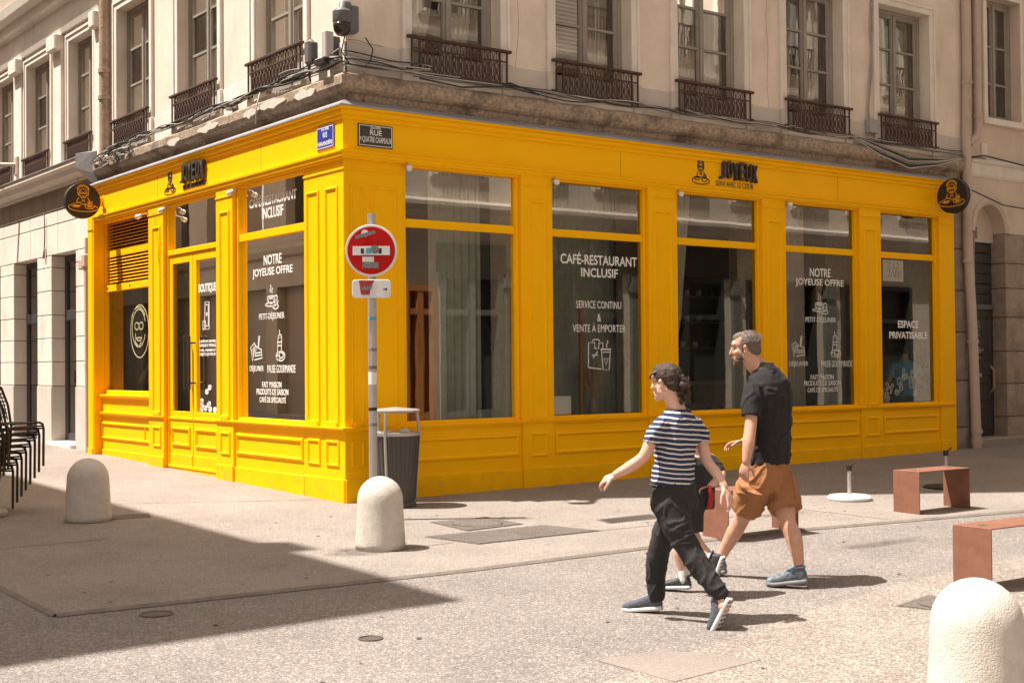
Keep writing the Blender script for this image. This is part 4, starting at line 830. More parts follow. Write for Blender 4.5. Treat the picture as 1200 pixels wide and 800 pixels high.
SB = thing('south_building', 'sunlit classical building across the right street, seen mirrored in the shop windows', 'building', (1, -10.5, 0))
FS = lambda s, d, z: (s, -10.5 + d, z)
SST = mat('south_stone', (.78, .70, .60), .85, var=.15, vscale=1.5)
opsS = [(x, x + 1.15, z, z + 2.1) for x in [(1.6 + 2.2 * i) for i in range(16)] for z in (5.4, 8.9, 12.2)] + [(7.4, 8.2, -.3, 3.1), (8.3, 9.9, -.3, 3.4), (10.5, 13.3, -.3, 3.5), (14.1, 16.6, -.3, 3.5), (17.4, 20, -.3, 3.5), (21, 24, -.3, 3.5), (25, 28, -.3, 3.5), (2, 4.5, -.3, 3.5)]
wall(FS, 1, 38, -.4, 15, opsS, 0, -.4, 'facade_wall', SST, SB); MB(FS).box(1, 38, -9, -.42, -.4, 15).build('body', DARKROOM, SB)
for o_ in opsS:
    if o_[2] > 0:
        w = MB(FS); w.frame(o_[0], o_[1], o_[2], o_[3], [(0, -.2), (0, -.14), (.06, -.14), (.06, -.2)]); w.box((o_[0] + o_[1]) / 2 - .03, (o_[0] + o_[1]) / 2 + .03, -.2, -.14, o_[2], o_[3]); W_ = w.build('window', MATS['box_pale'], SB)
        MB(FS).add([(o_[0], -.18, o_[2]), (o_[1], -.18, o_[2]), (o_[1], -.18, o_[3]), (o_[0], -.18, o_[3])], [(0, 1, 2, 3)]).build('glass_pane', OLDGL, W_)
        MB(FS).frame(o_[0] - .14, o_[1] + .14, o_[2] - .05, o_[3] + .14, [(0, 0), (0, .05), (.06, .07), (.13, .04), (.13, 0)]).build('architrave', SST, SB)
        MB(FS).box(o_[0] - .2, o_[1] + .2, 0, .16, o_[3] + .16, o_[3] + .26).build('lintel', SST, SB)
        g_ = MB(FS); [g_.box(o_[0] + .02 + k * .1, o_[0] + .04 + k * .1, .1, .12, o_[2], o_[2] + .75) for k in range(12)]; g_.box(o_[0] - .05, o_[1] + .05, .09, .13, o_[2] + .75, o_[2] + .8); g_.build('railing', IRON, SB)
    else:
        m_ = mat('orange_door_wood', (.62, .26, .09), .5, var=.3, vscale=3, stretch=(8, 8, .6)) if o_[0] == 7.4 else (SHOPG if o_[0] == 8.3 else SHOPD); w = MB(FS); c_ = (o_[0] + o_[1]) / 2
        w.frame(o_[0], o_[1], o_[2], o_[3], [(0, -.2), (0, .04), (.12, .04), (.12, -.2)]); w.box(c_ - .07, c_ + .07, -.15, .03, -.3, o_[3]); w.box(o_[0], o_[1], -.15, .02, -.3, .5); w.box(o_[0], o_[1], -.15, .02, 2.5, 2.62)
        W_ = w.build('shopfront', m_, SB); MB(FS).box(o_[0], o_[1], -.24, -.2, -.3, o_[3]).build('infill', m_ if o_[0] == 7.4 else SHOPD, W_)
for c_, w_ in ((10.2, .18), (13.7, .3), (17.0, .25), (20.5, .4), (9.98, .06)):
    MB(FS).box(c_ - w_ / 2, c_ + w_ / 2, .0, .10, -.3, 3.5).build('pilaster', SHOPG, SB); MB(FS).box(c_ - w_ / 2 - .05, c_ + w_ / 2 + .05, .0, .14, 3.1, 3.3).build('capital', SHOPG, SB)
MB(FS).box(8.2, 9.95, -.0, .08, 3.4, 4.0).build('shop_sign_board', SHOPG, SB); MB(FS).box(10.2, 17, .0, .10, 3.52, 4.35).build('shop_sign_board', mat('brown_board', (.07, .06, .05), .6), SB)
text_box('PÂTISSERIE', FS, 12.75, 10.45, 3.75, 4.1, .105, MATS['box_pale'], SB, 'lettering', .02, .02)
MB(FS).prof([(0, 4.4), (.1, 4.42), (.14, 4.52), (.38, 4.6), (.42, 4.72), (.42, 4.8), (0, 4.92)], 1, 38).build('cornice', SST, SB)
MB(FS).prof([(0, 8.2), (.1, 8.2), (.3, 8.35), (.3, 8.45), (0, 8.5)], 1, 38).build('string_course', SST, SB); MB(FS).prof([(0, 14.9), (.3, 15), (.5, 15.3), (-.4, 15.4)], 1, 38).build('eaves_cornice', SST, SB)

# ------------------------------------------------------------------ inside the cafe
def table(x, y, lab, r=.35, m=LWOOD):
    t = thing('cafe_table', lab, 'table', (x, y, .1)); MB().lathe([(.02, .0), (r, .0), (r, .03), (.02, .03)], (x, y, .82), 20).build('tabletop', m, t)
    MB().tube([(x, y, .12), (x, y, .82)], .03, 8).build('stem', BLACK, t); MB().lathe([(.02, .0), (.2, .0), (.2, .02), (.02, .03)], (x, y, .1), 16).build('foot', BLACK, t)
def cchair(x, y, rz, lab, m=LWOOD):
    t = thing('cafe_chair', lab, 'chair', (x, y, .1), rz)
    MB().box(-.2, .2, -.2, .2, .44, .47).build('seat', m, t, bevel=.01, local=True); MB().box(-.2, .2, .18, .2, .62, .88).build('backrest', m, t, bevel=.01, local=True)
    for a in (-.17, .17):
        MB().tube([(a, -.17, 0), (a, -.17, .44)], .014, 6).build('leg', BLACK, t, local=True); MB().tube([(a, .17, 0), (a, .17, .44), (a, .2, .88)], .014, 6).build('leg', BLACK, t, local=True)
table(2.0, 1.0, 'small cafe table behind the first right-hand window'); cchair(1.35, .95, 1.3, 'dark cafe chair beside the table behind the first window', WOOD)
table(6.9, 1.5, 'round cafe table behind the CAFÉ offer window', .4); table(4.9, 1.7, 'round cafe table deep behind the third window', .4); cchair(7.6, 1.4, -1.2, 'wooden cafe chair behind the NOTRE JOYEUSE OFFRE window')
t = thing('wood_shelf_unit', 'orange brown wooden shelf unit behind the first right-hand window', 'shelf', (1.0, .9, .1))
for z in (.1, .55, 1.0, 1.5, 2.0, 2.4): MB().box(.72, 1.35, .95, 1.25, z, z + .03).build('shelf', WOOD, t)
for x in (.70, 1.35): MB().box(x, x + .03, .93, 1.25, .1, 2.45).build('side_panel', WOOD, t)
MB().box(.72, 1.35, 1.24, 1.26, .1, 2.45).build('back_panel', WOOD, t)
for i, (x, y) in enumerate(((1.7, 1.9), (3.9, 1.6), (5.6, 1.8), (7.7, 1.7), (9.7, 1.9))):
    t = thing('pendant_lamp', ('brown pendant lamp hanging inside the %s right-hand window' % ('first', 'second', 'third', 'fourth', 'fifth')[i]), 'lamp', (x, y, 4.18)); MB().tube([(x, y, 2.6), (x, y, 4.18)], .006, 4).build('flex', BLACK, t)
    MB().lathe([(.17, 0), (.16, .03), (.05, .16), (.03, .2), (.025, .2), (.14, .02)], (x, y, 2.45), 18).build('shade', mat('amber_shade', (.35, .17, .05), .5), t, smooth=.6)
MB().box(3.21, 3.26, 4.1, 4.6, .1, 4.2).build('wall_post', LWOOD, CB)
t = thing('bar_counter', 'long pale wooden bar counter inside the cafe behind the third and fourth windows', 'counter', (6, 3.5, .1))
MB().box(5.0, 10.4, 3.0, 3.6, .1, 1.10).build('front', LWOOD, t); MB().box(4.95, 10.45, 2.93, 3.65, 1.10, 1.16).build('worktop', mat('pale_worktop', (.45, .38, .30), .4), t)
t = thing('back_shelf', 'wall shelves with cups inside the cafe', 'shelf', (6, 4.5, 1.6))
for z in (1.7, 2.15, 2.6):
    MB().box(5.2, 10.2, 4.35, 4.59, z, z + .03).build('shelf', LWOOD, t)
    for i in range(16): MB().lathe([(.03, 0), (.045, .02), (.045, .10)], (5.35 + .3 * i + (.1 if z > 2 else 0), 4.45, z + .03), 8).build('cup', PAPER if i % 3 else WOOD, t)
def drape(F, s0, s1, d, z0, z1, m, g_, w_, lab):
    o_ = curtain(F, s0, s1, d, z0, z1, m, None, g_, w_, 'long_curtain'); tag(o_, lab, 'curtain')
drape(FR, 1.55, 2.3, -.75, .5, 3.9, CURTG, 0, 7, 'grey green curtain behind the first right-hand window'); drape(FR, 3.3, 4.5, -.72, .2, 3.9, CURTG, 0, 12, 'grey green curtain on the right behind the CAFÉ-RESTAURANT window')
drape(FR, 5.2, 5.9, -.8, .3, 3.9, CURT, .85, 7, 'pale curtain tied in a wedge behind the third window'); drape(FR, 7.6, 8.2, -.8, .3, 3.9, CURT, -.1, 6, 'pale curtain hanging behind the offer lettering')
drape(FR, 9.0, 9.35, -.7, .3, 3.9, mat('dark_green_drape', (.02, .06, .035), .9), 0, 5, 'dark green curtain behind the ESPACE PRIVATISABLE window')
tag(MB().tube([(3.62, .45, .1), (3.62, .45, 2.25)], .022, 8).build('copper_pole', mat('copper_orange', (.45, .15, .05), .4)), 'upright orange copper pole behind the café lettering', 'pole')
t = thing('dried_flower_vase', 'tan dried grasses in a vase behind the bag drawing', 'plant', (3.75, .5, .8)); MB().lathe([(.03, 0), (.07, .08), (.05, .2), (.04, .26)], (3.78, .42, .74), 14).build('vase', mat('vase_clay', (.4, .3, .22), .6), t, smooth=1)
dg_ = MB(); r5 = random.Random(5)
for i in range(70):
    a = r5.uniform(0, 6.28); q = r5.uniform(.02, .17); h = r5.uniform(.2, .5); dg_.tube([(3.78, .42, .98), (3.78 + q * .5 * math.cos(a), .42 + q * .4 * math.sin(a), 1.0 + h * .6), (3.78 + q * math.cos(a), .42 + q * .5 * math.sin(a), 1.0 + h)], [.003, .005, .010], 4)
dg_.build('dried_grass', mat('straw', (.42, .27, .10), .9), t, kind='stuff')
tag(MB(FR).box(2.88, 3.16, -.095, -.09, .85, 1.07).build('paper_notice', PAPER), 'white paper notice standing in the lower left of the second window', 'notice')
t = thing('poster', 'white poster with mirrored hand lettering at the top of the last window', 'poster', (9.4, .1, 2.6)); MB(FR).box(9.12, 9.60, -.094, -.088, 2.64, 2.955).build('sheet', PAPER, t)
strokes('R', 9.16, 9.57, 2.67, 2.94, -.087, [[(.05, .95), (.35, .9), (.1, .6), (.38, .6)], [(.5, .9), (.5, .6), (.75, .6), (.75, .95)], [(.1, .45), (.3, .5), (.22, .1), (.02, .15)], [(.35, .1), (.45, .5), (.55, .1)], arc(.66, .3, .07, .17), [(.80, .5), (.80, .1), (.95, .15), (.85, .3), (.95, .4), (.8, .5)]], .010, BLACK, t, 'handwriting')
for i, (x, y, h, c_) in enumerate(((3.1, .5, .16, (.12, .30, .42)), (3.2, .55, .12, (.55, .10, .2)), (3.15, .75, .3, (.6, .6, .6)))):
    pass
t = thing('leafy_pot_plant', 'green pot plant at the bottom of the last window', 'plant', (9.35, .35, .8)); MB().lathe([(.06, 0), (.09, .14), (.08, .15)], (9.45, .35, .78), 12).build('pot', PAPER, t)
lf = MB()
for i in range(60):
    a = r5.uniform(0, 6.28); e = r5.uniform(.2, 1.3); l = r5.uniform(.12, .28); c_ = V((9.45, .35, .93)); tdir = V((math.cos(a) * math.cos(e), math.sin(a) * math.cos(e) * .6, math.sin(e))); p1 = c_ + tdir * l; sd = V((-math.sin(a), math.cos(a), 0)) * .022; m1 = c_ + tdir * l * .6 + V((0, 0, .02))
    lf.add([tuple(c_), tuple(m1 + sd), tuple(p1), tuple(m1 - sd)], [(0, 1, 2, 3)])
lf.build('leaves', mat('leaf_green', (.06, .13, .03), .6), t, kind='stuff')
# left-hand side: pale draped form behind the door, counter and tub in the small window
t = thing('folded_parasol', 'folded white parasol standing behind the left door leaf', 'parasol', (.35, 4.4, .1)); pb = MB(); R = []
for z, r_ in ((.55, .20), (.9, .19), (1.3, .15), (1.7, .10), (1.85, .03)):
    R.append([(.38 + r_ * (1 + .25 * math.cos(k * 3.14159)) * .8 * math.cos(6.2832 * k / 16), 4.42 + r_ * (1 + .25 * math.cos(k * 3.14159)) * math.sin(6.2832 * k / 16), z + .3 * 0) for k in range(16)])
pb.rings(R); pb.build('canopy', mat('white_cloth', (.72, .70, .66), .9, var=.08), t, smooth=.6); MB().tube([(.38, 4.42, .1), (.38, 4.42, 1.95)], .02, 6).build('pole', GREYMET, t)
tag(MB().box(.45, 1.0, 5.5, 7.4, .1, 1.10).build('counter', LWOOD), 'wooden counter inside the small service window', 'counter')
t = thing('plastic_tub', 'clear tub of pink goods on the counter in the small window', 'container', (.5, 5.9, 1.1)); MB().lathe([(.10, 0), (.12, .14), (.125, .16)], (.52, 6.0, 1.10), 14).build('tub', mat('pinkish_tub', (.45, .30, .26), .4), t); MB().lathe([(.13, 0), (.13, .02), (.01, .03)], (.52, 6.0, 1.26), 14).build('lid', PAPER, t)
tag(MB().box(.40, .52, 5.65, 5.80, 1.10, 1.22).build('white_bag', PAPER, bevel=.03), 'crumpled white bag beside the clear tub', 'bag')
tag(MB().tube([(.45, 6.9, 1.25), (.42, 6.3, 1.62)], [.05, .03], 8).build('glass_scoop', MATS['box_pale'], smooth=.6), 'slanted pale scoop leaning in the small window', 'scoop')

# ------------------------------------------------------------------ bollards
def bollard(name, x, y, r, h, lab, seed):
    b = MB(); prof_ = [(r * 1.06, 0), (r * 1.05, .05), (r * 1.01, h * .3), (r * .96, h - r * .98)]
    for k in range(1, 9): a = math.pi / 2 * k / 8; prof_.append((max(.002, r * .96 * math.cos(a)), h - r * .98 + r * .98 * math.sin(a)))
    z0 = gz(x, y) - .02; n = 40; R = []
    P2 = []
    for (r0, a0_), (r1, a1_) in zip(prof_, prof_[1:]):
        m_ = max(1, int((a1_ - a0_) / .03)); P2 += [(r0 + (r1 - r0) * k / m_, a0_ + (a1_ - a0_) * k / m_) for k in range(m_)]
    P2.append(prof_[-1])
    for rr_, zz_ in P2:
        R.append([])
        for k in range(n):
            a = 6.28318 * k / n; q = 1 + .012 * noise.noise(V((math.cos(a) * 3, math.sin(a) * 3, zz_ * 6 + seed))) + .006 * noise.noise(V((math.cos(a) * 11, math.sin(a) * 11, zz_ * 26 + seed)))
            R[-1].append((x + rr_ * q * math.cos(a), y + rr_ * q * math.sin(a), z0 + zz_ + .02))
    b.rings(R); return tag(b.build(name, BOLL, smooth=2), lab, 'bollard', 'stone bollards around the junction')
bollard('stone_bollard', -2.62, .36, .205, .60, 'stone bollard in the shade beside the stacked chairs', 1)
bollard('stone_bollard', -1.26, -2.80, .197, .60, 'sunlit stone bollard in front of the no entry sign', 5)
bollard('stone_bollard', -1.47, -8.60, .222, .61, 'largest, nearest stone bollard cut by the bottom right of the picture', 9)

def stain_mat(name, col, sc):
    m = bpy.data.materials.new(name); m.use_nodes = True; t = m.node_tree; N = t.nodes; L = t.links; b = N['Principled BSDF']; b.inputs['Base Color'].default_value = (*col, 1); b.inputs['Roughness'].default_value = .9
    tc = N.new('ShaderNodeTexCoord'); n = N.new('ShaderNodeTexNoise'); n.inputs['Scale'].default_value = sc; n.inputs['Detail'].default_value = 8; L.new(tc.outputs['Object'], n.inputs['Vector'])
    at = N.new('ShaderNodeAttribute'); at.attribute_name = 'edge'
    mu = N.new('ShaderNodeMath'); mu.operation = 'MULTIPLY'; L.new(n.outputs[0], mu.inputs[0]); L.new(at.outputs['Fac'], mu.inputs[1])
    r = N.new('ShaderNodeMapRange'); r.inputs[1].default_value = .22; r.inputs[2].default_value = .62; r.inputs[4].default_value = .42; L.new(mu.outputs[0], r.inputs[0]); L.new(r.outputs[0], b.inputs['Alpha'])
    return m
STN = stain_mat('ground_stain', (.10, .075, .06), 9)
def stain(x, y, rx, ry, off=.006, name='ground_stain'):
    me = bpy.data.meshes.new(name); n = 20; vs = [(x, y, gz(x, y) + off)]; ed = [1.]
    for ring, e in ((.5, 1.), (1., 0.)):
        for k in range(n):
            a = 6.2832 * k / n; q = ring * (1 + .3 * noise.noise(V((math.cos(a) * 1.3 + x, math.sin(a) * 1.3, y)))); px_, py_ = x + rx * q * math.cos(a), y + ry * q * math.sin(a); vs.append((px_, py_, gz(px_, py_) + off)); ed.append(e)
    fs = [(0, 1 + k, 1 + (k + 1) % n) for k in range(n)] + [(1 + k, 1 + n + k, 1 + n + (k + 1) % n, 1 + (k + 1) % n) for k in range(n)]
    me.from_pydata(vs, [], fs); at = me.attributes.new('edge', 'FLOAT', 'POINT')
    for i, e in enumerate(ed): at.data[i].value = e
    o = link(me, name, STN); o['kind'] = 'structure'
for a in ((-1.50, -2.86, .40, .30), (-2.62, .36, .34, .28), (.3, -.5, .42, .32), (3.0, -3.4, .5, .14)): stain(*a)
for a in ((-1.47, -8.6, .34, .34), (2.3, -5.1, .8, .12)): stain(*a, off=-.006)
gum = MB(); rg = random.Random(12)
for i in range(90):
    x = rg.uniform(-4, 7); y = rg.uniform(-4.3, -.3) if rg.random() < .6 else rg.uniform(-7.5, -4.6); r_ = rg.uniform(.008, .02); z = gz(x, y) + (.004 if y > -4 - .09 * max(x, 0) else -.012)
    gum.add([(x + r_ * math.cos(k * .785), y + r_ * .9 * math.sin(k * .785), z) for k in range(8)], [tuple(range(8))])
gum.build('ground_spots', mat('gum_grey', (.10, .085, .075), .9), kind='stuff')
# ------------------------------------------------------------------ corten benches
def bench(x, y, L_, rz, lab):
    t = thing('steel_bench', lab, 'bench', (x, y, gz(x, y)), rz, 'rust-brown steel benches'); w, h, th = .32, .415, .010
    MB().box(0, L_, -w, 0, h - th, h).build('seat_plate', CORTEN, t, bevel=.003, local=True)
    MB().box(0, th, -w, 0, -.02, h - th).build('end_plate', CORTEN, t, bevel=.002, local=True); MB().box(L_ - th, L_, -w, 0, -.02, h - th).build('end_plate', CORTEN, t, bevel=.002, local=True)
    for px in (.12, L_ - .12): MB().lathe([(.012, 0), (.03, .0), (.03, .0015), (.012, .0015)], (px, -w / 2, h), 14).build('fixing_plug', MATS['cast_iron'], t, local=True)
bench(1.36, -3.93, .88, -.02, 'rust-brown steel bench mostly hidden behind the walking man'); bench(4.03, -3.93, .80, -.03, 'whole rust-brown steel bench standing on the pavement between two weighted bases'); bench(1.17, -6.62, .95, -.04, 'rust-brown steel bench cut off by the right edge, behind the near bollard')

# ------------------------------------------------------------------ parasol bases
def pbase(x, y, r, h, m1, m2, lab, thick=.05, cap=True):
    z = gz(x, y); t = thing('parasol_base', lab, 'parasol base', (x, y, z)); MB().lathe([(r * .96, 0), (r, .012), (r, thick * .6), (r * .9, thick), (.03, thick + .008)], (x, y, z), 28).build('weight', m1, t, smooth=.6)
    MB().tube([(x, y, z + .03), (x, y, z + h)], .021, 10).build('tube', m2, t, smooth=.8)
    if cap:
        MB().tube([(x, y, z + h - .05), (x, y, z + h + .01)], .029, 10).build('collar', BLACK, t, smooth=.8); MB().tube([(x, y, z + h - .01), (x + .07, y - .03, z + h + .04)], .009, 6).build('knob', BLACK, t)
pbase(4.45, -3.04, .235, .36, WHT, GREYMET, 'white round parasol base without parasol, left of the whole bench'); pbase(6.22, -3.0, .26, .42, mat('black_base', (.03, .028, .026), .6), GREYMET, 'dark parasol base behind the whole bench', .03)
pbase(-3.36, 1.30, .25, .30, mat('grey_concrete', (.35, .31, .28), .8, var=.1), GREYMET, 'grey concrete parasol base at the left edge under the chairs', .07, False)

# ------------------------------------------------------------------ stacked chairs
FWD = (math.cos(-.60), math.sin(-.60))
def chair_proto(x, y, z, rz):
    t = thing('stacking_chair', 'x', 'chair', (x, y, z), rz, 'brown metal chairs in the stack')
    for s in (-1, 1):
        w = .25 * s
        MB().tube([(.21, w, 0), (.215, w, .38), (.20, w, .43), (.16, w, .445), (-.15, w, .43), (-.19, w * .96, .42)], .013, 6).build('side_rail', CHAIRM, t, local=True, smooth=1)
        MB().tube([(-.24, w, 0), (-.20, w * .98, .40), (-.24, w * .96, .62), (-.29, w * .8, .80), (-.31, w * .35, .86), (-.312, 0, .865)], .013, 6).build('rear_leg', CHAIRM, t, local=True, smooth=1)
    for s in (-1, 1): MB().tube([(.205, .245 * s, .385), (-.20, .24 * s, .375)], .010, 6).build('lower_rail', CHAIRM, t, local=True)
    MB().tube([(.20, -.25, .41), (.20, .25, .41)], .010, 6).build('front_rail', CHAIRM, t, local=True)
    b = MB()
    for i in range(9): y0 = -.235 + i * .0525; b.box(-.19, .18, y0, y0 + .032, .440, .446)
    for i in range(7): x0 = -.18 + i * .052; b.box(x0, x0 + .03, -.24, .24, .446, .450)
    b.build('seat_weave', CHAIRM, t, kind='stuff', local=True); b = MB()
    for i in range(9):
        y0 = -.19 + i * .0475; k = 1 - (abs(y0) / .25) ** 2 * .2; b.tube([(-.205, y0 * 1.05, .47), (-.25, y0, .64), (-.275 - .03 * k, y0 * .8, .70 + .15 * k)], .008, 4)
    for z_ in (.50, .54, .58, .62, .66, .70, .74, .78): b.tube([(-.22 - (z_ - .5) * .2, -.21, z_), (-.25 - (z_ - .5) * .25, 0, z_), (-.22 - (z_ - .5) * .2, .21, z_)], .007, 4)
    b.build('back_weave', CHAIRM, t, kind='stuff', local=True)
    return t
cx, cy = -3.27, 1.72; rz = -1.02
c0 = chair_proto(cx, cy, gz(cx, cy) + .01, rz); names = ['bottom', 'second from the bottom', 'third from the bottom', 'fourth from the bottom', 'fifth from the bottom', 'sixth from the bottom', 'seventh from the bottom', 'top']
for i in range(8):
    dx, dy = math.cos(-.70) * .046 * i, math.sin(-.70) * .046 * i; lab = f'brown metal chair, {names[i]} of the stack at the left edge' if i < 7 else 'brown metal chair on top of the stack at the left edge'
    if i == 0: c0['label'] = lab
    else: dup(c0, (cx + dx, cy + dy, gz(cx, cy) + .01 + .062 * i), rz, lab)

# ------------------------------------------------------------------ litter bin
bx, by = .30, -.52; bz = gz(bx, by)
t = thing('litter_bin', 'dark grey tapered litter bin with a flat lid beside the sign pole', 'litter bin', (bx, by, bz))
MB().lathe([(.195, .06), (.20, .06), (.25, .735), (.243, .74), (.23, .60), (.19, .08)], (bx, by, bz), 30).build('body', BINM, t, smooth=.5)
MB().lathe([(.21, .0), (.215, .0), (.215, .03), (.19, .06), (.17, .06)], (bx, by, bz), 30).build('foot_ring', MATS['cast_iron'], t, smooth=.5)
MB().lathe([(.243, .735), (.262, .735), (.264, .768), (.243, .772)], (bx, by, bz), 30).build('rim', GREYMET, t, smooth=.5)
MB().lathe([(.001, .965), (.21, .972), (.255, .985), (.258, .997), (.235, 1.008), (.001, 1.03)], (bx, by, bz), 30).build('lid', GREYMET, t, smooth=.5)
for a in (3.75, 6.05, 1.8):
    c_, s_ = math.cos(a), math.sin(a); MB().tube([(bx + .21 * c_, by + .21 * s_, bz + .04), (bx + .262 * c_, by + .262 * s_, bz + .75), (bx + .242 * c_, by + .242 * s_, bz + .985)], .016, 6).build('post', GREYMET, t, smooth=.8)
for i in range(30):
    a = 6.2832 * i / 30; c_, s_ = math.cos(a), math.sin(a); MB().tube([(bx + .201 * c_, by + .201 * s_, bz + .07), (bx + .249 * c_, by + .249 * s_, bz + .73)], .008, 4).build('slat', BINM, t)
MB().lathe([(.06, .0), (.08, .05), (.03, .09), (.01, .1)], (bx + .08, by - .05, bz + .71), 9).build('rubbish_bag', PAPER, t)

# ------------------------------------------------------------------ no entry sign
px, py = -.42, -1.28; pz = gz(px, py)
yaw = -.641 + math.pi * 0
t = thing('no_entry_sign', 'red no entry sign with stickers on a grey pole at the corner', 'road sign', (px, py, pz), -.61)
MB().tube([(0, 0, -.05), (0, 0, 2.93)], .040, 16).build('pole', GREYMET, t, local=True, smooth=.8)
MB().lathe([(.001, 0), (.042, 0), (.042, .02), (.001, .025)], (0, 0, 2.925), 14).build('pole_cap', GREYMET, t, local=True)
def disc(r, y0, y1, z, n=48): return MB().rings([[(r * math.cos(6.2832 * k / n), yy, z + r * math.sin(6.2832 * k / n)) for k in range(n)] for yy in (y0, y1)])
zc = 2.585
disc(.250, -.052, -.075, zc).build('rim', WHT, t, local=True, smooth=.6, bevel=.003); D = disc(.228, -.075, -.078, zc).build('sign_face', REDS, t, local=True)
MB().box(-.178, .178, -.0805, -.078, zc - .045, zc + .042).build('white_bar', WHT, D, local=True)
def stick(nm, x0, x1, z0, z1, m, rot=0, yy=-.0825):
    c_, s_ = math.cos(rot), math.sin(rot); mx, mz = (x0 + x1) / 2, (z0 + z1) / 2
    q = [((x - mx) * c_ - (z - mz) * s_ + mx, (x - mx) * s_ + (z - mz) * c_ + mz) for x, z in ((x0, z0), (x1, z0), (x1, z1), (x0, z1))]
    return MB().rings([[(x, yy, z) for x, z in q], [(x, yy + .0015, z) for x, z in q]]).build(nm, m, D, local=True)
stick('sticker', -.10, .08, zc - .03, zc + .025, WHT); stick('sticker', -.10, -.07, zc - .03, zc + .02, BLACK, 0, -.084); stick('sticker', -.05, .0, zc - .03, zc + .025, STB, 0, -.084); stick('sticker', .07, .10, zc - .03, zc + .02, BLACK, 0, -.084)
MB().rings([[(.035 + .042 * math.cos(6.28 * k / 16), yy, zc + .01 + .042 * math.sin(6.28 * k / 16)) for k in range(16)] for yy in (-.084, -.086)]).build('sticker', STG, D, local=True)
stick('sticker', -.155, .045, zc + .135, zc + .168, STG, .28); MB().rings([[(-.06 + .035 * math.cos(6.28 * k / 14), yy, zc + .165 + .035 * math.sin(6.28 * k / 14)) for k in range(14)] for yy in (-.080, -.082)]).build('sticker', WHT, D, local=True)
stick('sticker', -.085, .025, zc - .115, zc - .06, WHT, 0, -.0805); stick('sticker', -.085, .07, zc - .17, zc - .11, STG, -.03)
def rrect(x0, x1, z0, z1, r, n=5):
    P = []
    for cx_, cz_, a0_ in ((x1 - r, z1 - r, 0), (x0 + r, z1 - r, 90), (x0 + r, z0 + r, 180), (x1 - r, z0 + r, 270)):
        P += [(cx_ + r * math.cos(math.radians(a0_ + 90 * k / n)), cz_ + r * math.sin(math.radians(a0_ + 90 * k / n))) for k in range(n + 1)]
    return P
rp = rrect(-.185, .185, 2.13, 2.305, .035); B_ = MB().rings([[(x, yy, z) for x, z in rp] for yy in (-.085, -.045)]).build('lower_plate', WHT, t, local=True, bevel=.004)
q = [(-.12, 2.30), (.03, 2.30), (.0, 2.24), (-.02, 2.16), (-.10, 2.16)]; MB().rings([[(x, yy, z) for x, z in q] for yy in (-.0875, -.086)]).build('sticker', STR, B_, local=True)
q = [(-.10, 2.235), (.01, 2.245), (.0, 2.215), (-.09, 2.205)]; MB().rings([[(x, yy, z) for x, z in q] for yy in (-.089, -.088)]).build('sticker', STG, B_, local=True)
q = [(.10, 2.21), (.15, 2.225), (.15, 2.20)]; MB().rings([[(x, yy, z) for x, z in q] for yy in (-.0875, -.086)]).build('sticker', BLACK, B_, local=True)
for z, m_ in ((1.92, STB), (1.62, STG), (1.45, MATS['camera_grey']), (1.05, BLACK), (.9, STG), (1.30, WHT)): MB().tube([(0, 0, z), (0, 0, z + (.03 if m_ is not WHT else .12))], .0415, 16).build('sticker', m_, t, local=True, smooth=.8)

# ------------------------------------------------------------------ people
SKIN = mat('skin', (.62, .385, .29), .55, var=.12, vscale=22, bump=.12, bscale=120, vcol=(.56, .32, .23)); SKIN2 = mat('skin_tanned', (.56, .32, .22), .55, var=.15, vscale=20, bump=.12, bscale=120, vcol=(.48, .25, .16))
def cloth(name, col, wr=.5, sc=9, rough=.85): return mat(name, col, rough, var=.12, vscale=5, bump=wr, bscale=sc, detail=3)
def striped():
    m = mat('striped_jersey', (.02, .035, .09), .9, bump=.35, bscale=10); N = m.node_tree.nodes; L = m.node_tree.links; b = N['Principled BSDF']
    tc = N.new('ShaderNodeTexCoord'); n = N.new('ShaderNodeTexNoise'); n.inputs['Scale'].default_value = 5; L.new(tc.outputs['Object'], n.inputs['Vector'])
    sp = N.new('ShaderNodeSeparateXYZ'); L.new(tc.outputs['Object'], sp.inputs[0])
    a = N.new('ShaderNodeMath'); a.operation = 'MULTIPLY_ADD'; a.inputs[1].default_value = .035; L.new(n.outputs[0], a.inputs[0]); L.new(sp.outputs[2], a.inputs[2])
    s = N.new('ShaderNodeMath'); s.operation = 'MULTIPLY_ADD'; s.inputs[1].default_value = .12; L.new(sp.outputs[0], s.inputs[0]); L.new(a.outputs[0], s.inputs[2])
    w = N.new('ShaderNodeMath'); w.operation = 'MODULO'; w.inputs[1].default_value = .031; L.new(s.outputs[0], w.inputs[0])
    g_ = N.new('ShaderNodeMath'); g_.operation = 'GREATER_THAN'; g_.inputs[1].default_value = .0212; L.new(w.outputs[0], g_.inputs[0])
    mx = N.new('ShaderNodeMix'); mx.data_type = 'RGBA'; mx.inputs[6].default_value = (.018, .032, .085, 1); mx.inputs[7].default_value = (.66, .60, .54, 1); L.new(g_.outputs[0], mx.inputs[0]); L.new(mx.outputs[2], b.inputs['Base Color'])
    return m
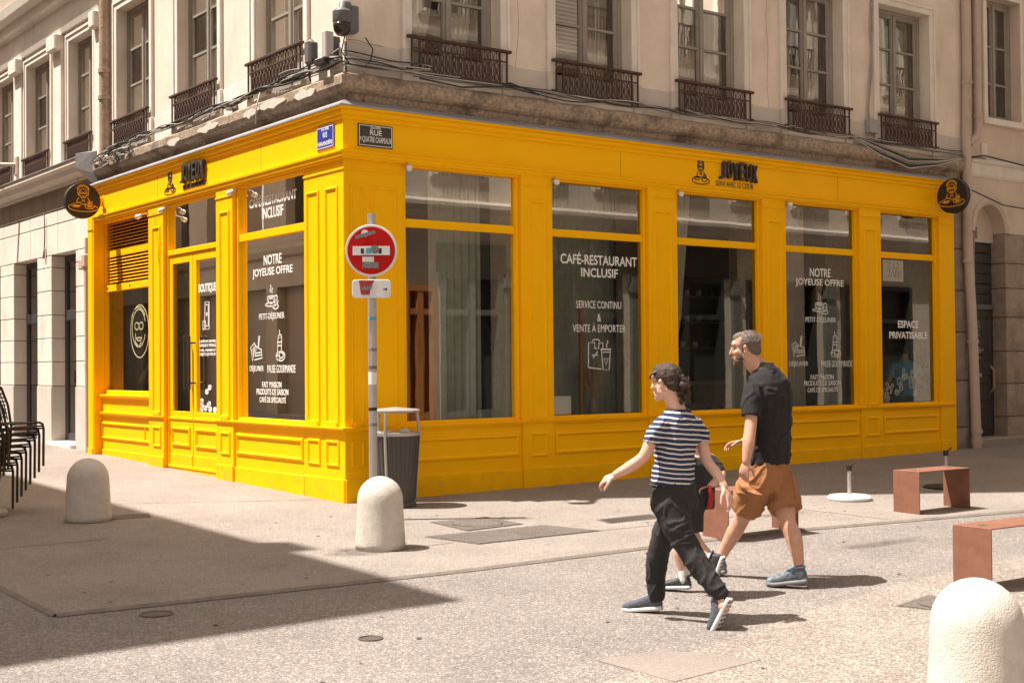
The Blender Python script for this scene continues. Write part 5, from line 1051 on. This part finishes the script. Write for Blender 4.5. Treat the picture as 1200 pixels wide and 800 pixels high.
class Blob:
    """soft body built from tapered tubes, ellipsoids and lofts, fused by a voxel remesh into one skin"""
    def __init__(s): s.bm = bmesh.new()
    def ell(s, c, r, R=None, sub=2):
        M_ = Matrix.Translation(V(c)) @ ((R.to_4x4()) if R else Matrix.Identity(4)) @ Matrix.Diagonal((*r, 1))
        bmesh.ops.create_icosphere(s.bm, subdivisions=sub, radius=1, matrix=M_); return s
    def limb(s, pts, radii, n=14, ends=True):
        """smooth tapered limb through the points (Catmull-Rom), elliptical radii allowed as (a, b, axis)"""
        P = [V(p) for p in pts]; Q = []; RR = []
        for i in range(len(P) - 1):
            p0, p1, p2, p3 = P[max(i - 1, 0)], P[i], P[i + 1], P[min(i + 2, len(P) - 1)]
            for k in range(5):
                t = k / 5; Q.append(.5 * ((2 * p1) + (p2 - p0) * t + (2 * p0 - 5 * p1 + 4 * p2 - p3) * t * t + (3 * p1 - p0 - 3 * p2 + p3) * t ** 3)); RR.append(radii[i] + (radii[i + 1] - radii[i]) * t)
        Q.append(P[-1]); RR.append(radii[-1]); b = MB(); b.tube(Q, RR, n); s.addmb(b)
        if ends: s.ell(P[0], (radii[0],) * 3); s.ell(P[-1], (radii[-1],) * 3)
        return s
    def loft(s, rings, n=24, ex=2.3):
        """rings: (centre, half-width vector, half-depth vector)"""
        C = [(V(a), V(b_), V(c)) for a, b_, c in rings]; R = []
        for i in range(len(C) - 1):
            for k in range(4):
                t = k / 4; tt = t * t * (3 - 2 * t) * .5 + t * .5
                R.append([C[i][j].lerp(C[i + 1][j], tt) for j in range(3)])
        R.append(list(C[-1])); b = MB(); O = []
        for c, a, d in R:
            o_ = []
            for k in range(n):
                an = 6.28318 * k / n; x, y = math.cos(an), math.sin(an); x = math.copysign(abs(x) ** (2 / ex), x); y = math.copysign(abs(y) ** (2 / ex), y); o_.append(tuple(c + a * x + d * y))
            O.append(o_)
        b.rings(O); s.addmb(b); return s
    def addmb(s, b):
        vs = [s.bm.verts.new(p) for p in b.v]
        for f in b.f:
            try: s.bm.faces.new([vs[i] for i in f])
            except ValueError: pass
    def finish(s, name, m, parent, vox=.006, smooth=3, folds=None):
        bmesh.ops.recalc_face_normals(s.bm, faces=s.bm.faces); me = bpy.data.meshes.new(name); s.bm.to_mesh(me); s.bm.free()
        o = bpy.data.objects.new(name, me); COL.objects.link(o)
        r = o.modifiers.new('r', 'REMESH'); r.mode = 'VOXEL'; r.voxel_size = vox
        if smooth: q = o.modifiers.new('s', 'SMOOTH'); q.factor = .5; q.iterations = smooth
        dg = bpy.context.evaluated_depsgraph_get(); me2 = bpy.data.meshes.new_from_object(o.evaluated_get(dg)); me2.name = name; bpy.data.objects.remove(o)
        if folds:   # (amplitude, scale xyz, offset)
            amp, sc, of = folds; cs = [(v.co.copy(), v.normal.copy()) for v in me2.vertices]
            for v, (c, nn) in zip(me2.vertices, cs):
                wz = noise.noise(V((c.x * 5, c.y * 5, c.z * 5 + of))) * .9; q = noise.noise(V((c.x * sc[0] + wz, c.y * sc[1] - wz, c.z * sc[2] + of + wz * 1.5))); q2 = noise.noise(V((c.x * sc[0] * 2.3, c.y * sc[1] * 2.3, c.z * sc[2] * 2.1 + of * 2)))
                v.co = c + nn * amp * (((1 - min(1, abs(q) * 4)) ** 2) * 1.1 - .35 + q2 * .45)
        me2.materials.clear(); return link(me2, name, m, parent, smooth=3, local=True)
def basis(f, u):
    f = V(f).normalized(); u = V(u); sd = u.cross(f).normalized(); u = f.cross(sd).normalized(); return f, sd, u   # forward, left, up
def hand(B, w, d, palm, k=1., curl=.5, thumb_side=1, spread=.0):
    """palm with four bent fingers of unequal length and an opposing thumb. w wrist, d direction, palm = palm normal"""
    d = V(d).normalized(); pn = V(palm); pn = (pn - d * pn.dot(d)).normalized(); sd = d.cross(pn).normalized() * thumb_side; w = V(w)
    R = Matrix((sd, d, pn)).transposed()
    B.ell(w + d * .048 * k, (.037 * k, .050 * k, .015 * k), R); B.ell(w + d * .02 * k + sd * .014 * k + pn * .005, (.019 * k, .03 * k, .016 * k), R)
    for i, L_ in enumerate((.070, .078, .073, .058)):
        o = (1.5 - i) * .0195 * k; p = w + d * (.086 - abs(i - 1) * .004) * k + sd * o; c = curl * (1 + .14 * i); pts = [p - d * .02 * k, p]; a = c * .5
        dd_ = (d + sd * spread * (1.5 - i) * .2).normalized()
        for seg in (.44, .31, .25):
            v_ = dd_ * math.cos(a) + pn * math.sin(a); p = p + v_ * L_ * seg * k; pts.append(p); a += c * .75
        B.limb(pts, [.0088 * k, .0086 * k, .0080 * k, .0074 * k, .0064 * k], 8)
    p = w + d * .022 * k + sd * .026 * k; v1 = (d * .75 + sd * .75 + pn * .35).normalized(); v2 = (d * .95 + sd * .25 + pn * .5).normalized()
    B.limb([p, p + v1 * .036 * k, p + v1 * .036 * k + v2 * .03 * k, p + v1 * .034 * k + v2 * .052 * k], [.012 * k, .0105 * k, .0095 * k, .0075 * k], 8)
def head(B, c, f, u, k=1., neck=None, nr=.056):
    c = V(c); f, sd, u = basis(f, u); R = Matrix((f, sd, u)).transposed(); P = lambda a, b_, e: c + f * a * k + sd * b_ * k + u * e * k; E_ = lambda a, b_, e, r: B.ell(P(a, b_, e), tuple(q * k for q in r), R)
    E_(-.012, 0, .035, (.096, .074, .088)); E_(.030, 0, -.022, (.060, .060, .078)); E_(.045, 0, -.072, (.044, .046, .036)); E_(.072, 0, -.094, (.022, .026, .020)); E_(.066, 0, .040, (.028, .055, .030))
    for s in (-1, 1): E_(.055, .036 * s, -.018, (.030, .026, .024)); E_(.0, .052 * s, -.045, (.045, .016, .035)); E_(.083, .010 * s, -.030, (.010, .009, .008))
    B.limb([P(.086, 0, .022), P(.100, 0, -.004), P(.108, 0, -.024)], [.008 * k, .0095 * k, .011 * k], 10)
    E_(.088, 0, -.053, (.013, .023, .006)); E_(.085, 0, -.066, (.013, .020, .007)); E_(.078, 0, -.058, (.014, .026, .016))
    for s in (-1, 1):
        E_(-.006, .075 * s, -.002, (.015, .008, .029)); E_(-.004, .083 * s, .012, (.013, .006, .014)); E_(.002, .079 * s, -.024, (.008, .007, .010))
    B.limb([P(-.015, 0, -.02), P(-.028, 0, -.075), V(neck)], [.056 * k, nr, nr * 1.12], 16)
    return P, R
def eyes(P, R, t, k, brow):
    for s in (-1, 1):
        b = Blob(); b.ell(P(.0785, .031 * s, .010), (.0095 * k, .0135 * k, .0085 * k), R); b.finish('eye', mat('eye_white', (.42, .36, .33), .3), t, .003, 0)
        b = Blob(); b.ell(P(.0865, .032 * s, .010), (.003 * k, .006 * k, .006 * k), R); b.finish('iris', mat('iris_dark', (.02, .013, .01), .2), t, .0015, 0)
        b = Blob(); b.limb([P(.090, .015 * s, .030), P(.089, .034 * s, .037), P(.074, .052 * s, .031)], [.0035 * k, .0045 * k, .003 * k], 6); b.finish('eyebrow', brow, t, .0025, 0)
def shoe(t, heel, toe, up, ln, m, ms, k=1., mtop=None, name='shoe'):
    """low sports shoe: lofted upper with a raised collar, sole slab, tongue and laces"""
    h = V(heel); f = (V(toe) - h).normalized(); sd = V(up).cross(f).normalized(); u = f.cross(sd); P = lambda a, b_, e: h + f * a * ln + sd * b_ * k + u * e * k
    rows = [(-.02, .024, .055, .030), (.03, .033, .098, .052), (.16, .038, .104, .052), (.30, .040, .096, .048), (.46, .043, .078, .038), (.64, .050, .062, .030), (.80, .051, .054, .026), (.93, .041, .044, .021), (1.0, .022, .032, .016)]
    B = Blob(); B.loft([(P(a, 0, e - r * .0 - .01 + .018 - c * .0 if False else (e + .022) / 2), sd * w_ * k, u * ((e - .022 + .02) / 2) * k + f * 0) for a, w_, e, c in rows], 20, 2.6)
    S = B.finish(name, m, t, .005, 3, folds=(.0018, (45, 45, 45), 1))
    B = Blob(); B.loft([(P(a, 0, .010 + (.006 if a > .9 else 0)), sd * (w_ + .006) * k, u * .017 * k) for a, w_, e, c in rows], 20, 3.2); so = B.finish('sole', ms, S, .005, 1)
    b = MB()
    for i in range(8):
        a = .06 + i * .115
        for s in (-1, 1):
            c = P(a, .018 * s, -.004); q = [c + f * x * .008 + sd * y * .014 + u * z for x in (-1, 1) for y in (-1, 1) for z in (-.003, .004)]; b.add([tuple(x) for x in q], [(0, 1, 3, 2), (4, 6, 7, 5), (0, 4, 5, 1), (2, 3, 7, 6), (0, 2, 6, 4), (1, 5, 7, 3)])
    b.build('tread', mat('tread_grey', (.12, .11, .10), .9), S, kind='stuff', local=True)
    b = MB()
    for i in range(5): a = .34 + i * .07; e = .102 - i * .0095; b.tube([tuple(P(a, -.022, e - .008)), tuple(P(a + .01, 0, e + .003)), tuple(P(a, .022, e - .008))], .0035, 5)
    b.build('laces', mtop or ms, S, local=True)
    B = Blob(); B.loft([(P(.15, 0, .098), sd * .040 * k, f * .050), (P(.14, 0, .110), sd * .040 * k, f * .049)], 18); B.finish('collar', mtop or m, S, .005, 2)
    return S

def person(x, y, lab):
    return thing('person', lab, 'person', (x, y, gz(x, y)), -.641)

# woman in striped shirt, mid-stride, seen from behind
def woman():
    t = person(-1.206, -6.294, 'woman walking left in a navy and white striped t-shirt, black trousers and ponytail')
    sh = V((-.141, -.120, 0)).normalized(); fw = V((-.65, .76, 0)).normalized()   # left-shoulder axis, walking direction
    hf = V((-.80, .60, -.10)); hu = V((-.06, .02, 1)); hc = V((-.060, .012, 1.468))
    B = Blob(); P, R = head(B, hc, hf, hu, .97, (.012, .02, 1.285), .051)
    # torso under the clothes, arms with hands, legs
    B.loft([((-.015, .026, .74), sh * .15, fw * .10), ((-.01, .02, .95), sh * .115, fw * .085), ((0, .02, 1.13), sh * .14, fw * .09), ((.008, .02, 1.24), sh * .13, fw * .07), ((.012, .02, 1.30), sh * .072, fw * .054)])
    L0 = V((-.104, -.084, 1.222)); R0 = V((.130, .112, 1.222))
    B.limb([L0 + V((.02, .015, -.02)), (-.165, -.115, 1.12), (-.218, -.118, 1.018), (-.30, -.065, .950), (-.385, -.004, .897)], [.034, .041, .035, .036, .0235])
    hand(B, (-.388, -.002, .895), (-.80, .50, -.42), (.45, .35, -.80), 1.02, .75, 1)
    B.limb([R0 + V((-.02, -.015, -.02)), (.168, .11, 1.11), (.195, .07, .985), (.25, .01, .90), (.288, -.05, .822)], [.034, .040, .034, .034, .023])
    hand(B, (.290, -.054, .818), (.35, -.25, -.90), (-.65, .55, -.1), 1.02, .55, -1, .4)
    B.limb([(.232, -.233, .20), (.238, -.238, .14), (.245, -.25, .115)], [.036, .034, .036]); B.limb([(-.112, .255, .16), (-.112, .258, .08), (-.112, .26, .05)], [.036, .034, .036])
    body = B.finish('body', SKIN, t, .0055, 2)
    eyes(P, R, t, .95, mat('brow_brown', (.07, .04, .03), .8))
    # shirt
    B = Blob(); B.loft([((-.022, .024, .832), sh * .160, fw * .112), ((-.018, .024, .90), sh * .150, fw * .108), ((-.012, .022, .985), sh * .142, fw * .105), ((-.002, .02, 1.10), sh * .160, fw * .115), ((.006, .018, 1.19), sh * .162, fw * .105), ((.010, .018, 1.245), sh * .142, fw * .088), ((.010, .018, 1.280), sh * .108, fw * .072), ((.008, .018, 1.298), sh * .084, fw * .062)], 28, 2.15)
    B.limb([L0 + V((.022, .02, -.012)), (-.140, -.106, 1.165), (-.172, -.120, 1.095)], [.060, .057, .056], ends=False); B.limb([R0 + V((-.022, -.02, -.012)), (.158, .112, 1.16), (.175, .098, 1.09)], [.060, .056, .054], ends=False)
    S = B.finish('t_shirt', striped(), t, .007, 4, folds=(.008, (8, 8, 9), 2.7))
    B = Blob(); B.loft([((.008, .02, 1.288), sh * .088, fw * .066), ((.008, .02, 1.302), sh * .080, fw * .060)], 24); B.finish('neckband', mat('navy_band', (.02, .03, .07), .9), S, .005, 1)
    # trousers: hips, two tapering legs with folds
    TR = cloth('black_trousers', (.022, .020, .020), .5, 30)
    B = Blob(); B.loft([((-.018, .024, .868), sh * .140, fw * .098), ((-.018, .022, .80), sh * .158, fw * .118), ((-.014, .018, .72), sh * .165, fw * .125), ((-.01, .02, .655), sh * .15, fw * .10)], 28, 2.2)
    B.limb([(-.065, -.045, .72), (-.01, -.085, .575), (.062, -.125, .425), (.140, -.170, .31), (.228, -.228, .19)], [.108, .092, .074, .068, .055], 18)
    B.limb([(.035, .085, .72), (-.035, .150, .55), (-.098, .205, .385), (-.112, .24, .24), (-.112, .256, .095)], [.104, .090, .072, .066, .056], 18)
    T = B.finish('trousers', TR, t, .0075, 4, folds=(.009, (10, 10, 9), 5.2))
    B = Blob(); B.loft([((-.04, .10, .87), sh * .06, fw * .03), ((-.05, .11, .78), sh * .05, fw * .03)]) ; B.finish('pocket_flap', TR, T, .006, 2)
    GS = cloth('grey_blue_mesh', (.075, .082, .10), .5, 90); W_ = mat('sole_white', (.62, .60, .57), .7)
    shoe(t, (-.076, .243, .012), (-.285, .325, -.012), (0, 0, 1), .262, GS, W_, .95, mat('lace_grey', (.30, .32, .36), .8))
    shoe(t, (.288, -.262, .160), (.205, -.225, -.030), (-.62, .45, .55), .262, GS, W_, .95, MATS['lace_grey'])
    # hair: cap, bun, curly tail, loose strands
    HA = mat('brown_hair', (.028, .015, .010), .75, var=.6, vscale=30, bump=.8, bscale=60, stretch=(1, 1, .3), vcol=(.05, .03, .02))
    B = Blob(); k = .97; E_ = lambda a, b_, e, r: B.ell(P(a, b_, e), tuple(q * k for q in r), R)
    E_(-.022, 0, .042, (.101, .083, .090)); E_(-.055, 0, -.005, (.062, .070, .070)); E_(.020, 0, .075, (.068, .066, .055))
    Hh = B.finish('hair', HA, t, .005, 2, folds=(.0028, (26, 26, 70), 1))
    b = MB(); rh = random.Random(4)
    for i in range(150):   # combed-back strands lying on the cap
        a = rh.uniform(-1.35, 1.35); st = rh.uniform(.0, .5); pts = []
        for j in range(7):
            q = st + (1 - st) * j / 6; th = -.15 + q * 2.1; rad = (.1 * .98, .080, .094); pts.append(P(-.022 + rad[0] * math.cos(th) * (1 - .1 * q), rad[1] * math.sin(a) * (1 - .55 * q * q) * 1.02, .040 + rad[2] * math.sin(th) * math.cos(a * .75) - .03 * q * q))
        b.tube([tuple(p) for p in pts], [.0012, .0022, .0025, .0025, .0025, .002, .001], 4)
    b.build('strands', mat('hair_light', (.055, .032, .022), .6), Hh, kind='stuff', local=True)
    B = Blob(); bc = P(-.112, -.01, -.012)
    for i in range(9): B.ell(bc + V((rh.uniform(-.022, .03), rh.uniform(-.03, .02), rh.uniform(-.022, .03))), (rh.uniform(.018, .028),) * 3)
    for i in range(7): B.ell(bc + V((.012 + rh.uniform(-.02, .02), rh.uniform(-.02, .02), -.035 - i * .014)), (rh.uniform(.012, .021),) * 3)
    Bn = B.finish('ponytail', HA, t, .005, 1, folds=(.004, (60, 60, 60), 3)); b = MB()
    for i in range(46):
        o_ = bc + V((rh.uniform(-.03, .035), rh.uniform(-.035, .03), rh.uniform(-.12, .035))); rr_ = rh.uniform(.010, .022); a0 = rh.uniform(0, 6); ax = V((rh.uniform(-1, 1), rh.uniform(-1, 1), rh.uniform(-1, 1))).normalized(); p_ = ax.orthogonal().normalized(); q_ = ax.cross(p_)
        b.tube([tuple(o_ + p_ * rr_ * math.cos(a0 + k_ * .8) + q_ * rr_ * math.sin(a0 + k_ * .8) + ax * .004 * k_) for k_ in range(7)], .0028, 4)
    b.build('curls', MATS['hair_light'], Bn, kind='stuff', local=True)
    B = Blob(); B.ell(P(-.002, .093, -.032), (.005, .004, .006)); B.finish('earring', GREYMET, t, .002, 0)
woman()

def man():
    t = person(.174, -5.655, 'tall bearded man walking left in a dark polo shirt and rust-brown shorts')
    sh = V((-.66, -.75, 0)).normalized(); fw = V((-.75, .66, 0)).normalized(); hf = V((-.96, .24, -.12)); hu = V((-.13, 0, 1)); hc = V((-.062, -.055, 1.668))
    B = Blob(); P, R = head(B, hc, hf, hu, 1.02, (.070, -.05, 1.48), .066)
    B.loft([((.088, -.04, .68), sh * .13, fw * .10), ((.10, -.045, 1.0), sh * .155, fw * .12), ((.09, -.05, 1.3), sh * .19, fw * .12), ((.08, -.045, 1.43), sh * .16, fw * .09), ((.06, -.045, 1.50), sh * .065, fw * .065)])
    L0 = V((-.025, -.18, 1.40)); R0 = V((.200, .080, 1.415))
    B.limb([L0 + V((.03, .03, -.02)), (-.052, -.225, 1.27), (-.064, -.255, 1.135), (-.088, -.29, 1.0), (-.108, -.305, .875)], [.036, .050, .043, .044, .029])
    hand(B, (-.109, -.306, .872), (-.18, .02, -1), (.5, .75, 0), 1.06, .65, 1)
    B.limb([R0 + V((-.03, -.03, -.02)), (.215, .13, 1.27), (.17, .14, 1.13), (.07, .17, 1.05), (-.035, .19, .985)], [.036, .050, .042, .040, .028])
    hand(B, (-.038, .19, .982), (-.95, .10, -.15), (.1, -.35, -.9), 1.05, .55, 1, .5)
    # bare legs: front (left) and rear (right)
    B.limb([(-.01, -.08, .64), (-.045, .02, .52), (-.075, .095, .425), (-.125, .15, .315), (-.185, .205, .185), (-.222, .232, .10), (-.225, .235, .07)], [.072, .074, .058, .059, .042, .034, .040], 18)
    B.limb([(.18, .0, .66), (.20, -.09, .53), (.208, -.150, .425), (.245, -.19, .315), (.262, -.225, .19), (.268, -.248, .10), (.268, -.25, .07)], [.090, .078, .060, .061, .043, .035, .042], 18)
    body = B.finish('body', SKIN2, t, .0058, 2); eyes(P, R, t, 1.06, mat('brow_grey', (.12, .09, .07), .8))
    PO = cloth('dark_polo', (.017, .014, .016), .4, 26, .95)
    B = Blob(); B.loft([((.098, -.044, .835), sh * .175, fw * .140), ((.102, -.046, .95), sh * .178, fw * .148), ((.104, -.048, 1.08), sh * .180, fw * .145), ((.104, -.052, 1.22), sh * .198, fw * .152), ((.106, -.056, 1.34), sh * .205, fw * .148), ((.104, -.058, 1.42), sh * .188, fw * .130), ((.094, -.058, 1.482), sh * .145, fw * .108), ((.080, -.056, 1.528), sh * .090, fw * .084)], 30, 2.2)
    B.limb([L0 + V((.01, .01, -.01)), (-.045, -.215, 1.30), (-.060, -.242, 1.185)], [.074, .074, .073], ends=False); B.limb([R0 + V((-.01, -.01, -.01)), (.212, .12, 1.30), (.20, .135, 1.20)], [.076, .074, .072], ends=False)
    S = B.finish('polo_shirt', PO, t, .0075, 4, folds=(.010, (8, 8, 7), 9.1))
    B = Blob(); B.loft([((.078, -.054, 1.508), sh * .102, fw * .094), ((.066, -.052, 1.540), sh * .084, fw * .082), ((.060, -.050, 1.566), sh * .075, fw * .076)], 26); B.finish('collar', cloth('polo_collar', (.045, .038, .042), .3), S, .005, 2)
    SHT = cloth('rust_shorts', (.34, .145, .055), .5, 26)
    B = Blob(); B.loft([((.095, -.042, .862), sh * .165, fw * .128), ((.095, -.040, .79), sh * .180, fw * .150), ((.09, -.035, .71), sh * .188, fw * .155), ((.085, -.04, .64), sh * .16, fw * .13)], 30, 2.3)
    B.limb([(-.005, -.10, .70), (-.03, -.035, .60), (-.058, .035, .505)], [.132, .124, .118], 22, False); B.limb([(.175, .01, .70), (.193, -.06, .60), (.203, -.115, .505)], [.132, .124, .118], 22, False)
    T = B.finish('shorts', SHT, t, .0075, 3, folds=(.010, (9, 9, 8), 1.7))
    b = Blob(); b.limb([(.222, -.185, .80), (.245, -.185, .70), (.262, -.19, .60)], [.004, .004, .004], 6); b.finish('seam', cloth('rust_seam', (.26, .10, .035), .2), T, .004, 0)
    BL = mat('shoe_grey_blue', (.16, .20, .23), .7, var=.9, vscale=26, vcol=(.03, .04, .05), bump=.4, bscale=60); TQ = mat('turquoise_trim', (.05, .33, .46), .6); BK = mat('sole_dark_grey', (.20, .20, .20), .8)
    shoe(t, (-.180, .213, .010), (-.42, .325, .000), (0, 0, 1), .285, BL, BK, 1.06, TQ); shoe(t, (.316, -.272, .018), (.115, -.195, -.012), (0, 0, 1), .285, BL, BK, 1.06, TQ)
    B = Blob(); B.limb([(.268, -.25, .115), (.268, -.25, .085)], [.040, .042]); B.finish('sock', mat('red_sock', (.30, .03, .05), .9), t, .006, 1); B = Blob(); B.limb([(-.223, .233, .115), (-.223, .234, .085)], [.039, .041]); B.finish('sock', MATS['red_sock'], t, .006, 1)
    k = 1.02; HG = mat('greying_hair', (.085, .060, .045), .8, var=.7, vscale=34, bump=.9, bscale=90, vcol=(.17, .135, .11)); E_ = lambda a, b_, e, r: B.ell(P(a, b_, e), tuple(q * k for q in r), R)
    B = Blob(); E_(-.026, 0, .040, (.094, .081, .087)); E_(-.055, 0, -.012, (.060, .070, .062)); E_(.015, 0, .082, (.066, .052, .040))
    for s in (-1, 1): E_(.012, .066 * s, .012, (.020, .012, .040))
    Hh = B.finish('hair', HG, t, .005, 2, folds=(.003, (70, 70, 70), 1))
    b = MB(); rh = random.Random(8)
    for i in range(420):
        a = rh.uniform(-1.5, 1.5); th = rh.uniform(.25, 2.9); n_ = V((math.cos(th) * math.cos(a * .6), math.sin(a), math.sin(th) * math.cos(a))); c_ = P(-.026 + .095 * n_.x, .082 * n_.y, .038 + .088 * n_.z); e_ = P(-.026 + .105 * n_.x - .008, .089 * n_.y, .038 + .096 * n_.z - .006)
        if n_.z < -.2: continue
        b.tube([tuple(c_), tuple(e_)], [.0016, .0006], 3)
    b.build('strands', mat('hair_grey_light', (.12, .095, .078), .7), Hh, kind='stuff', local=True)
    B = Blob(); E_(.052, 0, -.078, (.046, .050, .040)); E_(.076, 0, -.100, (.026, .030, .026))
    for s in (-1, 1): E_(.020, .052 * s, -.045, (.034, .014, .034)); E_(.092, .013 * s, -.041, (.006, .012, .005))
    Bd = B.finish('beard', mat('beard_brown_grey', (.16, .10, .07), .8, var=.7, vscale=45, bump=.9, bscale=110, vcol=(.05, .03, .02)), t, .005, 1, folds=(.002, (90, 90, 90), 4))
    B = Blob(); E_(.0955, 0, -.054, (.007, .020, .0055)); B.finish('lips', mat('lip', (.42, .17, .13), .5), t, .003, 1)
man()

def child():
    t = person(-.402, -5.628, 'child in black t-shirt and black shorts with red stripe, mostly hidden behind the woman')
    sh = V((-.65, -.76, 0)).normalized(); fw = V((-.76, .65, 0)).normalized(); o = V((0, .02, 0)); hc = V((-.105, -.20, 1.085))
    B = Blob(); P, R = head(B, hc, (-.95, .3, -.1), (0, 0, 1), .86, (-.035, -.20, .955), .040)
    B.loft([((-.02, -.19, .60), sh * .11, fw * .08), ((.0, -.19, .75), sh * .10, fw * .075), ((.005, -.195, .88), sh * .125, fw * .08), ((-.01, -.2, .955), sh * .06, fw * .05)])
    B.limb([(.10, -.10, .905), (.135, -.13, .85), (.165, -.17, .80), (.11, -.22, .755), (.05, -.26, .735)], [.040, .036, .030, .029, .020]); hand(B, (.048, -.262, .733), (-.8, -.4, -.2), (0, 0, -1), .75, .7, -1)
    B.limb([(-.075, -.29, .905), (-.11, -.32, .82), (-.14, -.33, .74), (-.17, -.30, .69), (-.20, -.26, .66)], [.040, .036, .030, .028, .020]); hand(B, (-.2, -.26, .66), (-.6, .5, -.5), (.4, .3, -.6), .75, .6, 1)
    B.limb([(-.06, -.25, .50), (-.05, -.24, .41), (-.01, -.26, .33), (.05, -.30, .265), (.078, -.32, .225)], [.058, .048, .043, .035, .028]); B.limb([(-.05, -.14, .50), (-.10, -.08, .37), (-.115, -.06, .25), (-.09, -.055, .12), (-.088, -.055, .06)], [.060, .048, .045, .033, .030])
    B.finish('body', SKIN, t, .0055, 2)
    B = Blob(); B.loft([((-.01, -.19, .665), sh * .145, fw * .105), ((.0, -.19, .78), sh * .140, fw * .10), ((.005, -.195, .88), sh * .145, fw * .095), ((.0, -.198, .93), sh * .10, fw * .07)], 26)
    B.limb([(.085, -.11, .895), (.125, -.125, .86), (.150, -.145, .82)], [.055, .052, .050]); B.limb([(-.065, -.28, .895), (-.095, -.31, .85), (-.12, -.32, .80)], [.055, .052, .050])
    B.finish('t_shirt', cloth('child_black_shirt', (.022, .020, .022), .4), t, .007, 3, folds=(.006, (7, 7, 9), 4))
    B = Blob(); B.loft([((-.012, -.19, .70), sh * .135, fw * .10), ((-.015, -.19, .62), sh * .15, fw * .118), ((-.02, -.19, .57), sh * .14, fw * .11)], 26); B.limb([(-.055, -.25, .60), (-.052, -.245, .50), (-.05, -.24, .425)], [.088, .084, .080], 18, False); B.limb([(-.035, -.13, .60), (-.07, -.11, .50), (-.09, -.09, .425)], [.088, .082, .078], 18, False)
    T = B.finish('shorts', cloth('child_black_shorts', (.025, .022, .024), .4), t, .007, 3, folds=(.006, (8, 8, 8), 6))
    B = Blob(); B.loft([((.062, -.30, .74), V((.012, .004, 0)), V((.004, -.012, 0))), ((.072, -.305, .66), V((.018, .006, 0)), V((.004, -.014, 0))), ((.058, -.31, .585), V((.020, .006, 0)), V((.004, -.016, 0)))], 12); B.finish('red_stripe', mat('red_panel', (.38, .015, .02), .8), T, .004, 1)
    SO = mat('white_sock', (.66, .62, .58), .9)
    B = Blob(); B.limb([(.055, -.305, .262), (.088, -.33, .215)], [.037, .036]); B.finish('sock', SO, t, .005, 1); B = Blob(); B.limb([(-.09, -.055, .14), (-.088, -.055, .06)], [.036, .036]); B.finish('sock', SO, t, .005, 1)
    BK = mat('black_trainer', (.045, .042, .045), .6, var=.3, vscale=30); W_ = MATS['sole_white']
    shoe(t, (.145, -.37, .262), (.085, -.33, .07), (-.75, .35, .45), .225, BK, W_, .82); shoe(t, (-.045, -.075, .008), (-.24, .02, -.006), (0, 0, 1), .225, BK, W_, .82)
    B = Blob(); k = .86; E_ = lambda a, b_, e, r: B.ell(P(a, b_, e), tuple(q * k for q in r), R); E_(-.022, 0, .042, (.101, .083, .090)); E_(-.055, 0, -.005, (.062, .070, .070)); B.finish('hair', MATS['brown_hair'], t, .005, 2, folds=(.003, (40, 40, 40), 1))
child()

def indoor():
    t = thing('person', 'person in a blue polo shirt seen from behind through the ESPACE PRIVATISABLE window', 'person', (10.08, .46, .10), -.5)
    B = Blob(); P, R = head(B, (0, .02, 1.50), (.2, 1, -.35), (0, .1, 1), .95, (0, 0, 1.36), .055)
    B.limb([(-.19, 0, 1.27), (-.25, -.02, 1.1), (-.27, .05, .98), (-.2, .2, .95)], [.05, .045, .038, .026]); B.limb([(.19, 0, 1.27), (.25, .0, 1.12), (.24, .10, 1.0), (.15, .24, 1.0)], [.05, .045, .038, .026])
    hand(B, (-.2, .2, .95), (.3, 1, 0), (0, 0, -1), 1, .5, 1); hand(B, (.15, .24, 1.), (-.3, 1, 0), (0, 0, -1), 1, .5, -1); B.loft([((0, 0, .84), V((.15, 0, 0)), V((0, .1, 0))), ((0, 0, 1.3), V((.19, 0, 0)), V((0, .1, 0))), ((0, 0, 1.38), V((.08, 0, 0)), V((0, .07, 0)))]); B.limb([(-.09, 0, .9), (-.1, .02, .45), (-.1, 0, .05)], [.09, .06, .045]); B.limb([(.09, 0, .9), (.1, .02, .45), (.1, 0, .05)], [.09, .06, .045]); B.finish('body', SKIN2, t, .008, 2)
    B = Blob(); B.loft([((0, 0, .82), V((.19, 0, 0)), V((0, .14, 0))), ((0, 0, 1.05), V((.19, 0, 0)), V((0, .14, 0))), ((0, 0, 1.24), V((.22, 0, 0)), V((0, .13, 0))), ((0, 0, 1.33), V((.15, 0, 0)), V((0, .1, 0))), ((0, 0, 1.38), V((.07, 0, 0)), V((0, .07, 0)))]); B.limb([(-.18, 0, 1.27), (-.24, -.01, 1.14)], [.075, .07]); B.limb([(.18, 0, 1.27), (.24, 0, 1.14)], [.075, .07]); B.finish('polo_shirt', cloth('blue_polo', (.10, .42, .68), .4), t, .009, 3, folds=(.006, (6, 6, 8), 3))
    B = Blob(); B.loft([((0, 0, .92), V((.17, 0, 0)), V((0, .13, 0))), ((0, 0, .78), V((.18, 0, 0)), V((0, .13, 0)))]); B.limb([(-.09, 0, .8), (-.1, .02, .45), (-.1, 0, .06)], [.10, .08, .07]); B.limb([(.09, 0, .8), (.1, .02, .45), (.1, 0, .06)], [.10, .08, .07]); B.finish('jeans', cloth('blue_jeans', (.05, .09, .16), .5), t, .009, 3)
    for s in (-1, 1): shoe(t, (.1 * s, -.08, .0), (.1 * s, .2, .0), (0, 0, 1), .27, MATS['black_trainer'], MATS['sole_white'], 1)
    B = Blob(); k = .95; E_ = lambda a, b_, e, r: B.ell(P(a, b_, e), tuple(q * k for q in r), R); E_(-.022, 0, .042, (.101, .083, .090)); E_(-.055, 0, -.005, (.062, .070, .070)); B.finish('hair', MATS['brown_hair'], t, .006, 2)
indoor()
